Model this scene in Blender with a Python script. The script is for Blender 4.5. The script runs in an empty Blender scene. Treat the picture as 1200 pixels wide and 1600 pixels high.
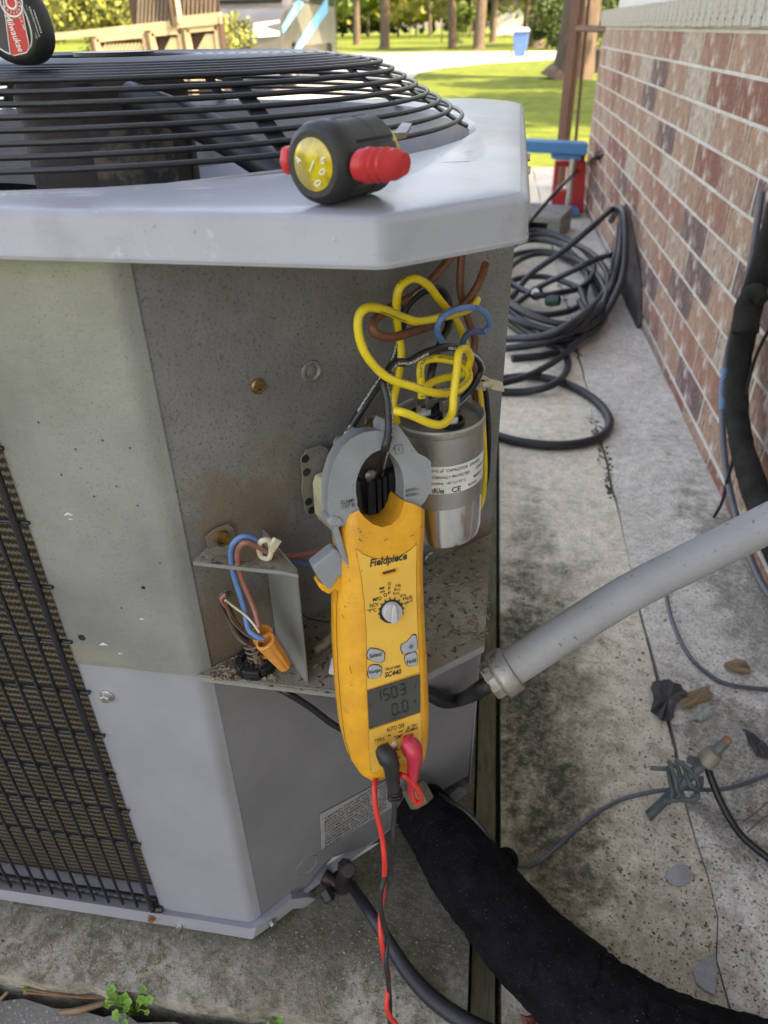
import bpy, bmesh, math, random
from mathutils import Vector, Matrix
random.seed(7)
R_ = math.radians
V = Vector
C = bpy.context.scene.collection
SC = bpy.context.scene

# ------------------------------------------------------------ camera, sky, sun, exposure
F = 1141.0; H = 0.89
def _n(v): return V(v).normalized()
cz = _n((-28, 1720, 1141)); cy = _n((178, 760, -1141)); cy = (cy - cz*cy.dot(cz)).normalized(); cx = cy.cross(cz)
CAM = V((0, 0, H))
RC = Matrix((cx, cy, cz))                       # camera -> world
cam_d = bpy.data.cameras.new('camera'); cam = bpy.data.objects.new('camera', cam_d); C.objects.link(cam)
cam.matrix_world = Matrix.Translation(CAM) @ RC.to_4x4()
cam_d.sensor_fit = 'VERTICAL'; cam_d.sensor_height = 36; cam_d.sensor_width = 27
cam_d.lens = F/1600*36; cam_d.clip_start = .01; cam_d.clip_end = 1000
cam_d.dof.use_dof = True; cam_d.dof.focus_distance = .60; cam_d.dof.aperture_fstop = 9.0
SC.camera = cam

SUN_EL, SUN_AZ = 44, 112                          # azimuth clockwise from +Y (away along the wall)
w = bpy.data.worlds.new('World'); SC.world = w; w.use_nodes = True
wn = w.node_tree; bg = wn.nodes['Background']
sky = wn.nodes.new('ShaderNodeTexSky'); sky.sky_type = 'NISHITA'; sky.sun_disc = False
sky.sun_elevation = R_(SUN_EL); sky.sun_rotation = R_(SUN_AZ); sky.air_density = 1.0; sky.dust_density = 2.5; sky.ozone_density = .8
wn.links.new(sky.outputs[0], bg.inputs[0]); bg.inputs[1].default_value = .15
sl = bpy.data.lights.new('sun', 'SUN'); sl.energy = 3.0; sl.angle = R_(.5); sl.color = (1, .93, .80)
so = bpy.data.objects.new('sun', sl); C.objects.link(so)
sd = V((math.sin(R_(SUN_AZ))*math.cos(R_(SUN_EL)), math.cos(R_(SUN_AZ))*math.cos(R_(SUN_EL)), math.sin(R_(SUN_EL))))
so.rotation_euler = sd.to_track_quat('Z', 'Y').to_euler(); so.location = (5, 0, 8)
SC.view_settings.view_transform = 'Standard'; SC.view_settings.look = 'None'
SC.view_settings.exposure = 2.55; SC.view_settings.gamma = 1
SC.view_settings.use_white_balance = True; SC.view_settings.white_balance_temperature = 9200; SC.view_settings.white_balance_tint = 20

# ------------------------------------------------------------ pixel of the photo -> point on a real plane
def ray(u, v): return RC @ V((u-600, 800-v, -F))
def onZ(u, v, z=0.): d = ray(u, v); return CAM + d*((z-H)/d.z)
def onP(u, v, p, n): d = ray(u, v); return CAM + d*((V(p)-CAM).dot(V(n))/d.dot(V(n)))
def onX(u, v, x): return onP(u, v, (x, 0, 0), (1, 0, 0))
def onY(u, v, y): return onP(u, v, (0, y, 0), (0, 1, 0))
def atD(u, v, d): return CAM + ray(u, v)*(d/F)

# ------------------------------------------------------------ materials
def mat(name, col, col2=None, sc=8, rough=.6, metal=0, bump=0, bsc=60, spk=None, spk_sc=300, spk_t=.7, detail=6,
        rvar=0, coat=0, thr=(.35, .65), stretch=None, alpha=None, trans=0, emis=None, spec=.5, extra=None, big=None):
    m = bpy.data.materials.new(name); m.use_nodes = True; nt = m.node_tree; N = nt.nodes; L = nt.links
    b = N['Principled BSDF']; b.inputs['Roughness'].default_value = rough; b.inputs['Metallic'].default_value = metal
    b.inputs['Coat Weight'].default_value = coat; b.inputs['Specular IOR Level'].default_value = spec
    b.inputs['Transmission Weight'].default_value = trans
    tc = N.new('ShaderNodeTexCoord'); mp = N.new('ShaderNodeMapping'); L.new(tc.outputs['Object'], mp.inputs[0])
    if stretch: mp.inputs['Scale'].default_value = stretch
    src = mp.outputs[0]
    def noise(s, det=detail, ro=.6):
        n = N.new('ShaderNodeTexNoise'); n.inputs['Scale'].default_value = s; n.inputs['Detail'].default_value = det
        n.inputs['Roughness'].default_value = ro; L.new(src, n.inputs['Vector']); return n.outputs[0]
    def ramp(x, a, c):
        r = N.new('ShaderNodeMapRange'); r.inputs[1].default_value = a; r.inputs[2].default_value = c; L.new(x, r.inputs[0]); r.clamp = True; return r.outputs[0]
    def mix(f, a, c):
        x = N.new('ShaderNodeMix'); x.data_type = 'RGBA'; L.new(f, x.inputs[0])
        for i, q in ((6, a), (7, c)):
            if isinstance(q, tuple): x.inputs[i].default_value = (*q[:3], 1)
            else: L.new(q, x.inputs[i])
        return x.outputs[2]
    out = col
    if col2: out = mix(ramp(noise(sc), *thr), col, col2)
    if big:
        for (c3, s3, a3, b3) in big: out = mix(ramp(noise(s3, 5, .65), a3, b3), out, c3)
    if spk: out = mix(ramp(noise(spk_sc, 2), spk_t, spk_t+.06), out, spk)
    if extra: out = extra(nt, src, out, mix, ramp, noise)
    if isinstance(out, tuple): b.inputs['Base Color'].default_value = (*out[:3], 1)
    else: L.new(out, b.inputs['Base Color'])
    if rvar:
        r = N.new('ShaderNodeMapRange'); L.new(noise(sc*1.7), r.inputs[0]); r.inputs[3].default_value = rough-rvar; r.inputs[4].default_value = rough+rvar
        L.new(r.outputs[0], b.inputs['Roughness'])
    if bump:
        bp = N.new('ShaderNodeBump'); bp.inputs['Strength'].default_value = min(1, bump); bp.inputs['Distance'].default_value = .002
        L.new(noise(bsc), bp.inputs['Height']); L.new(bp.outputs[0], b.inputs['Normal'])
    if emis: b.inputs['Emission Color'].default_value = (*emis, 1); b.inputs['Emission Strength'].default_value = 1
    return m

def math_(nt, op, a, b=None, c=None):
    n = nt.nodes.new('ShaderNodeMath'); n.operation = op
    for i, q in enumerate((a, b, c)):
        if q is None: continue
        if isinstance(q, (int, float)): n.inputs[i].default_value = q
        else: nt.links.new(q, n.inputs[i])
    return n.outputs[0]
def sep(nt, src):
    s = nt.nodes.new('ShaderNodeSeparateXYZ'); nt.links.new(src, s.inputs[0]); return s.outputs
def blob(nt, src, noise, cx_, cy_, rx, ry, amp=.5, ns=6, cz_=None, rz=1):
    """soft stain mask: 1 inside an uneven patch round (cx, cy)"""
    s = sep(nt, src)
    dx = math_(nt, 'DIVIDE', math_(nt, 'SUBTRACT', s[0], cx_), rx); dy = math_(nt, 'DIVIDE', math_(nt, 'SUBTRACT', s[1], cy_), ry)
    d = math_(nt, 'ADD', math_(nt, 'MULTIPLY', dx, dx), math_(nt, 'MULTIPLY', dy, dy))
    if cz_ is not None:
        dz = math_(nt, 'DIVIDE', math_(nt, 'SUBTRACT', s[2], cz_), rz); d = math_(nt, 'ADD', d, math_(nt, 'MULTIPLY', dz, dz))
    d = math_(nt, 'SQRT', d)
    nn = math_(nt, 'MULTIPLY', math_(nt, 'SUBTRACT', noise(ns, 8, .7), .5), amp*4)
    v = math_(nt, 'SUBTRACT', 1.0, math_(nt, 'ADD', d, nn))
    r = nt.nodes.new('ShaderNodeMapRange'); r.inputs[1].default_value = -.1; r.inputs[2].default_value = .5; nt.links.new(v, r.inputs[0]); return r.outputs[0]

M = {}
def conc_extra(nt, src, out, mix, ramp, noise):
    out = mix(math_(nt, 'MULTIPLY', ramp(noise(38, 12, .85), .45, .63), .75), out, (.34, .29, .20))
    grain = noise(75, 8, .85)
    def stain(cx_, cy_, rx, ry, amp, ns, col, k):
        m = blob(nt, src, noise, cx_, cy_, rx, ry, amp, ns)
        g = nt.nodes.new('ShaderNodeMapRange'); g.inputs[1].default_value = .36; g.inputs[2].default_value = .60; g.inputs[3].default_value = .25; g.inputs[4].default_value = 1; nt.links.new(grain, g.inputs[0])
        return mix(math_(nt, 'MULTIPLY', math_(nt, 'MULTIPLY', m, g.outputs[0]), k), out, col)
    out = stain(.13, .80, .11, .60, .8, 11, (.10, .095, .045), .95)
    out = stain(.11, .86, .05, .26, .9, 22, (.022, .024, .014), .95)
    out = stain(.14, .58, .06, .16, .9, 22, (.035, .035, .020), .85)
    out = stain(.40, .72, .09, .20, .9, 18, (.09, .075, .05), .8)
    out = stain(.52, 1.0, .07, .7, .9, 14, (.12, .105, .075), .8)
    out = stain(.26, .45, .12, .14, .9, 26, (.20, .16, .10), .6)
    out = mix(ramp(noise(240, 4, .8), .56, .63), out, (.11, .10, .07))
    return out
M['conc'] = mat('concrete_walkway', (.82, .73, .57), (.66, .585, .45), 5, .9, bump=.9, bsc=170, spk=(.66, .63, .56), spk_sc=420, spk_t=.64, extra=conc_extra)
def pad_extra(nt, src, out, mix, ramp, noise):
    out = mix(ramp(noise(30, 12, .85), .45, .58), out, (.15, .13, .085))
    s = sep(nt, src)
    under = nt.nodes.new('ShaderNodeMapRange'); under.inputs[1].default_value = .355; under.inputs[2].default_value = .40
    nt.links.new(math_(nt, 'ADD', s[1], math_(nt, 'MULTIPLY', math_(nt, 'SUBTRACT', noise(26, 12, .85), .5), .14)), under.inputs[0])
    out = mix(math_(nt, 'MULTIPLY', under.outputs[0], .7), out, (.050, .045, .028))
    out = mix(ramp(noise(100, 10, .9), .53, .61), out, (.06, .052, .032))
    out = mix(ramp(noise(230, 6, .9), .585, .66), out, (.58, .53, .42))
    return out
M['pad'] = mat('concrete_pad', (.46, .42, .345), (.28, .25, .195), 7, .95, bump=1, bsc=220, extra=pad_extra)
M['lowslab'] = mat('old_concrete', (.22, .21, .19), (.12, .115, .10), 9, .95, bump=1, bsc=220, spk=(.40, .38, .33), spk_sc=260, spk_t=.62)
M['foot'] = mat('footing_concrete', (.80, .745, .65), (.62, .575, .50), 6, .9, bump=.9, bsc=150, spk=(.2, .19, .16), spk_sc=260, spk_t=.62, extra=conc_extra)
M['soil'] = mat('dark_soil', (.06, .052, .034), (.09, .08, .045), 30, 1, bump=1, bsc=90)
M['moss_board'] = mat('mossy_board', (.20, .18, .11), (.10, .095, .05), 18, .95, bump=1, bsc=90, stretch=(6, 1, 1), big=[((.17, .15, .10), 30, .5, .62)])
M['lawn'] = mat('lawn_grass', (.115, .16, .025), (.075, .115, .018), .8, .95, bump=1, bsc=6, spk=(.15, .18, .03), spk_sc=9, spk_t=.55, spec=.1, stretch=(.5, 1, 1), big=[((.055, .09, .015), 2.5, .5, .62)])
M['street'] = mat('pale_asphalt', (.40, .38, .34), (.34, .32, .28), 1, .95)
M['patio'] = mat('sunlit_patio', (.42, .39, .32), (.36, .33, .27), 3, .95)
def speckle(nt, src, out, mix, ramp, noise):
    out = mix(ramp(noise(520, 3, .7), .56, .70), out, (.06, .055, .048))
    return out
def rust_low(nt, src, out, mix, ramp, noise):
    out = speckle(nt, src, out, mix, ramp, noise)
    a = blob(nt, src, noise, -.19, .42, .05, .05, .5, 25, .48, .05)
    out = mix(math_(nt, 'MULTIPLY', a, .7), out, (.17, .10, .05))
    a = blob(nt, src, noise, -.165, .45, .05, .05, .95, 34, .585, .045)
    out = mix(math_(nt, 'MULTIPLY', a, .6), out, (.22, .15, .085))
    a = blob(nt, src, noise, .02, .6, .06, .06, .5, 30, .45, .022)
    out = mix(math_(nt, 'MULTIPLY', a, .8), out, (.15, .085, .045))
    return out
M['galv_shaded'] = mat('shaded_weathered_galv_wall', (.25, .247, .24), (.155, .152, .147), 9, .45, metal=.2, bump=.35, bsc=200, rvar=.1, extra=rust_low)  # same sheet as the post, wall shade put into the base tone; rust real
def galv_x(nt, src, out, mix, ramp, noise):
    out = mix(ramp(noise(620, 3, .6), .58, .70), out, (.19, .18, .15))
    a = blob(nt, src, noise, -.30, .40, .03, .1, .5, 40, .46, .012)
    out = mix(math_(nt, 'MULTIPLY', a, .6), out, (.30, .27, .2))
    return out
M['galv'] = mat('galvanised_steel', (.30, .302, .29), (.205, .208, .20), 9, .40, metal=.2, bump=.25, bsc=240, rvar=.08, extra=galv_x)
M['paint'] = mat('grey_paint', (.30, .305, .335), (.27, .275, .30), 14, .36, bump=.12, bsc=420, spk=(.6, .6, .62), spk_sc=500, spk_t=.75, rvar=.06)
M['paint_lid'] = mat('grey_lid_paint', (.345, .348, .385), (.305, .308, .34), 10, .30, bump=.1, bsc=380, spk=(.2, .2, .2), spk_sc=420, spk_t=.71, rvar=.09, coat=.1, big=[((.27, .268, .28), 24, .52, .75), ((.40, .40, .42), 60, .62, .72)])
M['paint_low'] = mat('shaded_grey_paint', (.20, .197, .205), (.165, .162, .17), 10, .42, bump=.15, bsc=420, spk=(.12, .12, .12), spk_sc=420, spk_t=.7, rvar=.06)  # cabinet grey toned down: shade of the lower diagonal wall painted in
M['shelf'] = mat('dirty_shelf_metal', (.25, .215, .165), (.17, .14, .10), 14, .75, metal=.1, bump=.9, bsc=200, spk=(.06, .045, .03), spk_sc=140, spk_t=.60, big=[((.33, .32, .28), 9, .52, .66)])
M['blackpaint'] = mat('black_coated_wire', (.012, .013, .017), (.020, .021, .026), 60, .36, bump=.2, bsc=300)
M['zinc'] = mat('zinc', (.52, .52, .50), (.35, .34, .32), 90, .35, metal=.85, bump=.3, bsc=300)
M['zincgrey'] = mat('cast_zinc', (.45, .44, .42), (.30, .28, .25), 60, .5, metal=.6, bump=.5, bsc=250, big=[((.22, .10, .05), 45, .6, .7)])
M['rust'] = mat('rust', (.19, .08, .035), (.28, .15, .07), 90, .9, bump=.6, bsc=250)
M['brass'] = mat('dull_brass', (.34, .22, .09), (.20, .12, .06), 90, .4, metal=.8)
M['rubber'] = mat('black_rubber', (.011, .011, .012), (.018, .018, .019), 40, .5, bump=.3, bsc=300)
M['hose'] = mat('hose_rubber', (.014, .015, .020), (.024, .025, .030), 20, .42, bump=.2, bsc=100, spec=.4)
M['foam'] = mat('black_foam_insulation', (.0045, .0045, .0055), (.010, .010, .012), 40, 1, spec=.1, bump=1, bsc=260, spk=(.16, .16, .18), spk_sc=600, spk_t=.69)
M['foam_old'] = mat('weathered_foam', (.010, .011, .011), (.028, .027, .022), 18, .9, spec=.2, bump=1, bsc=90)
M['copper'] = mat('tarnished_copper', (.055, .038, .042), (.03, .024, .028), 30, .45, metal=.45, bump=.4, bsc=150)
M['conduit'] = mat('grey_conduit', (.33, .332, .338), (.28, .282, .288), 12, .5, bump=.35, bsc=180, spk=(.17, .16, .14), spk_sc=150, spk_t=.66, big=[((.24, .23, .19), 14, .58, .74)])
M['yellow'] = mat('meter_yellow', (.80, .37, .022), (.66, .28, .02), 45, .42, bump=.2, bsc=350, spk=(.16, .08, .02), spk_sc=240, spk_t=.69, rvar=.08, big=[((.42, .22, .05), 70, .60, .80)])
M['yellow_label'] = mat('meter_face_yellow', (.80, .45, .07), (.74, .40, .06), 25, .35, spk=(.2, .11, .03), spk_sc=280, spk_t=.735)
M['meter_grey'] = mat('meter_grey_plastic', (.25, .265, .28), (.20, .212, .225), 40, .5, bump=.2, bsc=300, spk=(.10, .10, .10), spk_sc=200, spk_t=.71)
M['knob'] = mat('dial_grey', (.48, .48, .48), (.38, .38, .38), 60, .4, big=[((.35, .2, .07), 90, .64, .74)])
M['btn'] = mat('button_grey', (.34, .35, .37), None, rough=.45)
M['ink'] = mat('black_ink', (.015, .015, .015), None, rough=.5)
M['ink_w'] = mat('white_ink', (.75, .75, .73), None, rough=.5)
M['ink_g'] = mat('dark_grey_ink', (.06, .06, .06), None, rough=.5)
M['lcd'] = mat('lcd_glass', (.045, .047, .043), (.06, .06, .055), 40, .12, spk=(.25, .25, .24), spk_sc=260, spk_t=.76)
M['lcd_seg'] = mat('lcd_segment', (.012, .012, .012), None, rough=.3)
M['red'] = mat('red_plastic', (.62, .03, .035), (.55, .025, .03), 40, .35, rvar=.05)
M['redwire'] = mat('red_silicone_wire', (.70, .035, .025), (.62, .03, .02), 60, .4)
M['pinkred'] = mat('red_plug', (.55, .03, .06), (.48, .025, .05), 50, .35)
M['can'] = mat('aluminium_can', (.72, .72, .72), (.62, .62, .62), 30, .16, metal=1, stretch=(1, 1, .05), rvar=.05)
M['can_grey'] = mat('can_grey_band', (.40, .395, .38), (.33, .325, .31), 30, .32, metal=.75, bump=.1, bsc=300)
M['can_top'] = mat('can_top_metal', (.42, .41, .37), (.30, .28, .24), 60, .35, metal=.7)
M['white'] = mat('white_label', (.72, .72, .70), (.62, .62, .60), 40, .5)
M['nylon'] = mat('nylon_tie', (.62, .57, .44), (.52, .47, .34), 40, .45)
M['orange'] = mat('orange_wire_nut', (.72, .30, .06), (.60, .24, .05), 60, .5, bump=.2)
M['contact_brown'] = mat('contactor_housing', (.075, .06, .05), (.045, .04, .035), 40, .6, bump=.3)
M['coilbeige'] = mat('beige_coil', (.55, .50, .33), (.42, .38, .24), 50, .5)
def wiremat(name, c, c2, ink, rough=.38, dens=.52):
    def ex(nt, src, out, mix, ramp, noise):
        uv = nt.nodes.new('ShaderNodeUVMap'); s = sep(nt, uv.outputs[0])
        band = math_(nt, 'LESS_THAN', math_(nt, 'ABSOLUTE', math_(nt, 'SUBTRACT', s[0], .62)), .055)
        cb = nt.nodes.new('ShaderNodeCombineXYZ'); nt.links.new(math_(nt, 'MULTIPLY', s[1], 900), cb.inputs[0]); nt.links.new(math_(nt, 'MULTIPLY', s[0], 30), cb.inputs[1])
        n1 = nt.nodes.new('ShaderNodeTexNoise'); n1.inputs['Scale'].default_value = 1; n1.inputs['Detail'].default_value = 1; nt.links.new(cb.outputs[0], n1.inputs[0])
        cb2 = nt.nodes.new('ShaderNodeCombineXYZ'); nt.links.new(math_(nt, 'MULTIPLY', s[1], 45), cb2.inputs[0])
        n2 = nt.nodes.new('ShaderNodeTexNoise'); n2.inputs['Scale'].default_value = 1; n2.inputs['Detail'].default_value = 0; nt.links.new(cb2.outputs[0], n2.inputs[0])
        f = math_(nt, 'MULTIPLY', band, math_(nt, 'MULTIPLY', math_(nt, 'GREATER_THAN', n1.outputs[0], .5), math_(nt, 'GREATER_THAN', n2.outputs[0], dens)))
        return mix(f, out, ink)
    return mat(name, c, c2, 60, rough, bump=.15, bsc=200, extra=ex if ink else None, spk=(c2[0]*.35, c2[1]*.35, c2[2]*.35), spk_sc=170, spk_t=.70)
M['w_yellow'] = wiremat('yellow_wire', (.80, .60, .03), (.70, .50, .025), (.03, .03, .02), dens=.44)
M['w_black'] = wiremat('black_wire', (.009, .009, .010), (.015, .015, .015), (.6, .6, .6), dens=.42)
M['w_brown'] = wiremat('brown_wire', (.20, .068, .035), (.15, .055, .03), None)
M['w_blue'] = wiremat('blue_wire', (.10, .22, .46), (.07, .15, .35), None)
M['w_dblue'] = wiremat('dark_blue_wire', (.05, .09, .22), (.04, .07, .16), None)
M['w_rose'] = wiremat('rose_brown_wire', (.34, .13, .10), (.26, .10, .075), None)
M['w_grey'] = wiremat('grey_wire', (.09, .10, .12), (.07, .075, .09), None)
M['w_muddy'] = wiremat('muddy_wire', (.10, .075, .05), (.07, .05, .035), None)
M['bluetape'] = mat('blue_tape', (.06, .19, .36), (.09, .22, .38), 60, .6)
M['bark'] = mat('tree_bark', (.12, .09, .065), (.065, .05, .035), 6, .95, bump=1, bsc=14, stretch=(3, 3, .6))
M['brownpost'] = mat('brown_painted_iron', (.16, .065, .04), (.12, .05, .035), 8, .6)
M['board'] = mat('dark_slate_board', (.10, .082, .075), (.07, .058, .055), 9, .7, bump=.6, bsc=40)
M['block'] = mat('cinder_block', (.24, .235, .20), (.17, .165, .14), 25, .95, bump=1, bsc=90)
M['blueplast'] = mat('blue_plastic', (.035, .19, .40), (.05, .23, .44), 10, .45)
M['redplast'] = mat('red_jug_plastic', (.55, .035, .03), (.48, .03, .03), 10, .4)
M['binblue'] = mat('bin_blue', (.04, .13, .40), (.06, .16, .42), 4, .5)
M['binlid'] = mat('bin_lid_grey', (.42, .46, .52), None, rough=.5)
M['van'] = mat('silver_van_paint', (.15, .155, .155), (.09, .095, .095), 1.2, .25, metal=.5, coat=.4)
M['vanglass'] = mat('tinted_glass', (.03, .035, .035), None, rough=.08)
M['vanblue'] = mat('blue_decal', (.10, .42, .75), None, rough=.3)
M['vanlamp'] = mat('headlight_lens', (.75, .74, .70), None, rough=.1)
M['tyre'] = mat('tyre', (.02, .02, .02), None, rough=.8)
M['wood'] = mat('sunlit_cream_wood', (.50, .40, .24), (.40, .30, .18), 6, .75, bump=.3, bsc=30)
M['wooddark'] = mat('brown_stained_wood', (.060, .036, .022), (.045, .028, .018), 8, .8)
M['leaf'] = mat('leaf_green', (.055, .11, .02), (.10, .15, .03), .35, .6, thr=(.42, .58), spec=.3)
M['leaf_y'] = mat('leaf_yellow_green', (.20, .21, .04), (.12, .15, .03), .5, .6, thr=(.4, .6), spec=.3)
M['leaf_d'] = mat('leaf_dark', (.03, .065, .018), (.06, .10, .025), .3, .6, spec=.3)
M['bushy'] = mat('bush_leaf', (.22, .26, .06), (.14, .17, .04), 3, .6, spec=.3)
M['weed'] = mat('weed_leaf', (.14, .30, .03), (.10, .23, .025), 30, .55)
M['deadleaf'] = mat('dark_dead_leaf', (.035, .03, .032), (.06, .05, .05), 40, .7, bump=.6)
M['tanleaf'] = mat('tan_dead_leaf', (.26, .17, .09), (.17, .11, .06), 40, .8, bump=.6)
M['needle'] = mat('pine_needle', (.24, .12, .06), (.17, .08, .04), 60, .8)
M['siding'] = mat('white_siding', (.60, .60, .58), (.55, .55, .53), 3, .6)
M['roof'] = mat('shingle', (.10, .09, .08), (.14, .13, .12), 6, .95)
M['patchg'] = mat('grey_mortar_patch', (.36, .36, .35), (.26, .26, .25), 30, .95, bump=1, bsc=150)
M['verdigris'] = mat('verdigris_bronze', (.14, .17, .165), (.08, .095, .085), 40, .65, metal=.4, bump=.6, bsc=200)
M['motor'] = mat('dark_motor_shell', (.035, .028, .024), (.055, .042, .034), 30, .6, metal=.3, bump=.5, bsc=90)
M['plate'] = mat('worn_motor_label', (.20, .17, .12), (.06, .07, .07), 60, .6, metal=.3, thr=(.45, .55), big=[((.22, .07, .05), 80, .6, .66)])
M['fanblade'] = mat('fan_blade_metal', (.24, .25, .28), (.19, .20, .22), 8, .4, metal=.4)
M['amber'] = mat('amber_plastic', (.55, .40, .02), (.30, .22, .02), 60, .12, coat=.6, thr=(.45, .55))
M['grip'] = mat('screwdriver_grip', (.035, .034, .034), (.05, .048, .046), 60, .5, bump=.2, bsc=300)
M['steel'] = mat('steel', (.48, .46, .41), (.30, .28, .22), 80, .28, metal=.9)
M['mortar'] = mat('mortar', (.60, .56, .51), (.46, .43, .39), 20, .95, bump=1, bsc=130)
def coil_x(nt, src, out, mix, ramp, noise):
    s = sep(nt, src)
    row = math_(nt, 'SINE', math_(nt, 'ADD', math_(nt, 'MULTIPLY', s[2], 2*math.pi/.0075), math_(nt, 'MULTIPLY', math_(nt, 'SINE', math_(nt, 'MULTIPLY', s[0], 2*math.pi/.004)), .45)))
    f = nt.nodes.new('ShaderNodeMapRange'); f.inputs[1].default_value = -.2; f.inputs[2].default_value = .7; nt.links.new(row, f.inputs[0])
    out = mix(f.outputs[0], (.035, .028, .02), out)
    fin = math_(nt, 'SINE', math_(nt, 'MULTIPLY', s[0], 2*math.pi/.002))
    g = nt.nodes.new('ShaderNodeMapRange'); g.inputs[1].default_value = -1; g.inputs[2].default_value = 1; g.inputs[3].default_value = .45; g.inputs[4].default_value = 1; nt.links.new(fin, g.inputs[0])
    k = nt.nodes.new('ShaderNodeMix'); k.data_type = 'RGBA'; k.blend_type = 'MULTIPLY'; k.inputs[0].default_value = 1
    nt.links.new(out, k.inputs[6]); nt.links.new(g.outputs[0], k.inputs[7]); return k.outputs[2]
M['coil'] = mat('coil_fins', (.27, .22, .155), (.19, .15, .10), 25, .6, metal=.3, bump=.5, bsc=200, extra=coil_x)

# brick materials
BR = []
for i, (c, c2) in enumerate([((.31, .165, .105), (.43, .29, .21)), ((.38, .235, .17), (.24, .125, .085)), ((.42, .30, .23), (.28, .165, .115)),
                             ((.26, .105, .07), (.38, .22, .155)), ((.20, .065, .045), (.28, .12, .085)), ((.11, .062, .060), (.19, .115, .10)), ((.45, .37, .30), (.33, .24, .18))]):
    BR.append(mat('brick_%s' % 'abcdefg'[i], c, c2, 22, .92, bump=1, bsc=90, stretch=(1, 1.2, .7), spk=(.52, .43, .36), spk_sc=170, spk_t=.66,
                  big=[((.13, .07, .055), 45, .52, .66), ((.54, .48, .42), 20, .50, .66), ((.16, .11, .09), 120, .56, .66)]))

# ------------------------------------------------------------ mesh helpers
def link(name, me, m=None, parent=None, smooth=False):
    o = bpy.data.objects.new(name, me); C.objects.link(o)
    if m is not None:
        if not me.materials: me.materials.append(M[m] if isinstance(m, str) else m)
    if parent:
        o.parent = parent
        if parent.type == 'EMPTY': o.matrix_parent_inverse = Matrix.Translation(-parent.location)
    if smooth is True:
        for p in me.polygons: p.use_smooth = True
    elif smooth:
        for p in me.polygons: p.use_smooth = True
        me.set_sharp_from_angle(angle=R_(smooth))
    return o
def mesh(vs, fs, name='m'):
    me = bpy.data.meshes.new(name); me.from_pydata([tuple(v) for v in vs], [], fs); me.update()
    bm = bmesh.new(); bm.from_mesh(me); bmesh.ops.recalc_face_normals(bm, faces=bm.faces); bm.to_mesh(me); bm.free(); return me
def bev(o, wd, seg=2, ang=40):
    b = o.modifiers.new('bevel', 'BEVEL'); b.width = wd; b.segments = seg; b.limit_method = 'ANGLE'; b.angle_limit = R_(ang); b.harden_normals = False; return o
def catmull(P, n=8, closed=False):
    P = [V(p) for p in P]; out = []; k = len(P)
    rng = range(k if closed else k-1)
    for i in rng:
        p1, p2 = P[i], P[(i+1) % k]
        p0 = P[(i-1) % k] if (closed or i > 0) else p1*2-p2
        p3 = P[(i+2) % k] if (closed or i+2 < k) else p2*2-p1
        for j in range(n):
            t = j/n
            out.append(.5*((2*p1) + (p2-p0)*t + (2*p0-5*p1+4*p2-p3)*t*t + (3*p1-p0-3*p2+p3)*t**3))
    if not closed: out.append(P[-1])
    return out
def tube_mesh(P, r, seg=12, n=8, smooth=True, closed=False, wob=0, flat=1):
    """round tube through P; r a number or a list of radii per control point"""
    Q = catmull(P, n, closed) if smooth else [V(p) for p in P]
    k = len(Q)
    if isinstance(r, (list, tuple)):
        m_ = len(P)-1; rr = []
        for i in range(k):
            t = i/(k-1)*m_; a = min(int(t), m_-1); rr.append(r[a]*(1-(t-a))+r[a+1]*(t-a))
    else: rr = [r]*k
    T = []
    for i in range(k):
        a = Q[(i-1) % k] if (closed or i > 0) else Q[0]; b = Q[(i+1) % k] if (closed or i < k-1) else Q[-1]
        T.append((b-a).normalized())
    up = V((0, 0, 1)) if abs(T[0].z) < .9 else V((1, 0, 0))
    X = (up - T[0]*up.dot(T[0])).normalized(); vs = []; L = 0; Ls = []
    for i in range(k):
        if i: X = (X - T[i]*X.dot(T[i])).normalized(); L += (Q[i]-Q[i-1]).length
        Ls.append(L); Yv = T[i].cross(X)
        for j in range(seg):
            a = 2*math.pi*j/seg; q = rr[i]*(1+wob*(random.random()-.5))
            vs.append(Q[i] + X*math.cos(a)*q + Yv*math.sin(a)*q*flat)
    me = bpy.data.meshes.new('tube'); fs = []; uvs = []
    for i in range(k if closed else k-1):
        i2 = (i+1) % k
        for j in range(seg):
            j2 = (j+1) % seg
            fs.append((i*seg+j, i*seg+j2, i2*seg+j2, i2*seg+j))
            uvs.append([(j/seg, Ls[i]), ((j+1)/seg, Ls[i]), ((j+1)/seg, Ls[i2]), (j/seg, Ls[i2])])
    if not closed:
        fs.append(tuple(range(seg))[::-1]); uvs.append([(0, 0)]*seg)
        fs.append(tuple((k-1)*seg+j for j in range(seg))); uvs.append([(0, 0)]*seg)
    me.from_pydata([tuple(v) for v in vs], [], fs); uvl = me.uv_layers.new(name='UVMap'); li = 0
    for f, u in zip(fs, uvs):
        for q in u: uvl.data[li].uv = q; li += 1
    me.update(); return me
def tube(name, P, r, m, parent=None, **kw):
    return link(name, tube_mesh(P, r, **kw), m, parent, smooth=50)
def frame(origin, zdir, xdir=None):
    z = V(zdir).normalized(); x = V(xdir) if xdir else (V((0, 0, 1)) if abs(z.z) < .9 else V((1, 0, 0)))
    x = (x - z*x.dot(z)).normalized(); y = z.cross(x)
    return Matrix(((x.x, y.x, z.x, origin[0]), (x.y, y.y, z.y, origin[1]), (x.z, y.z, z.z, origin[2]), (0, 0, 0, 1)))
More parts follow.
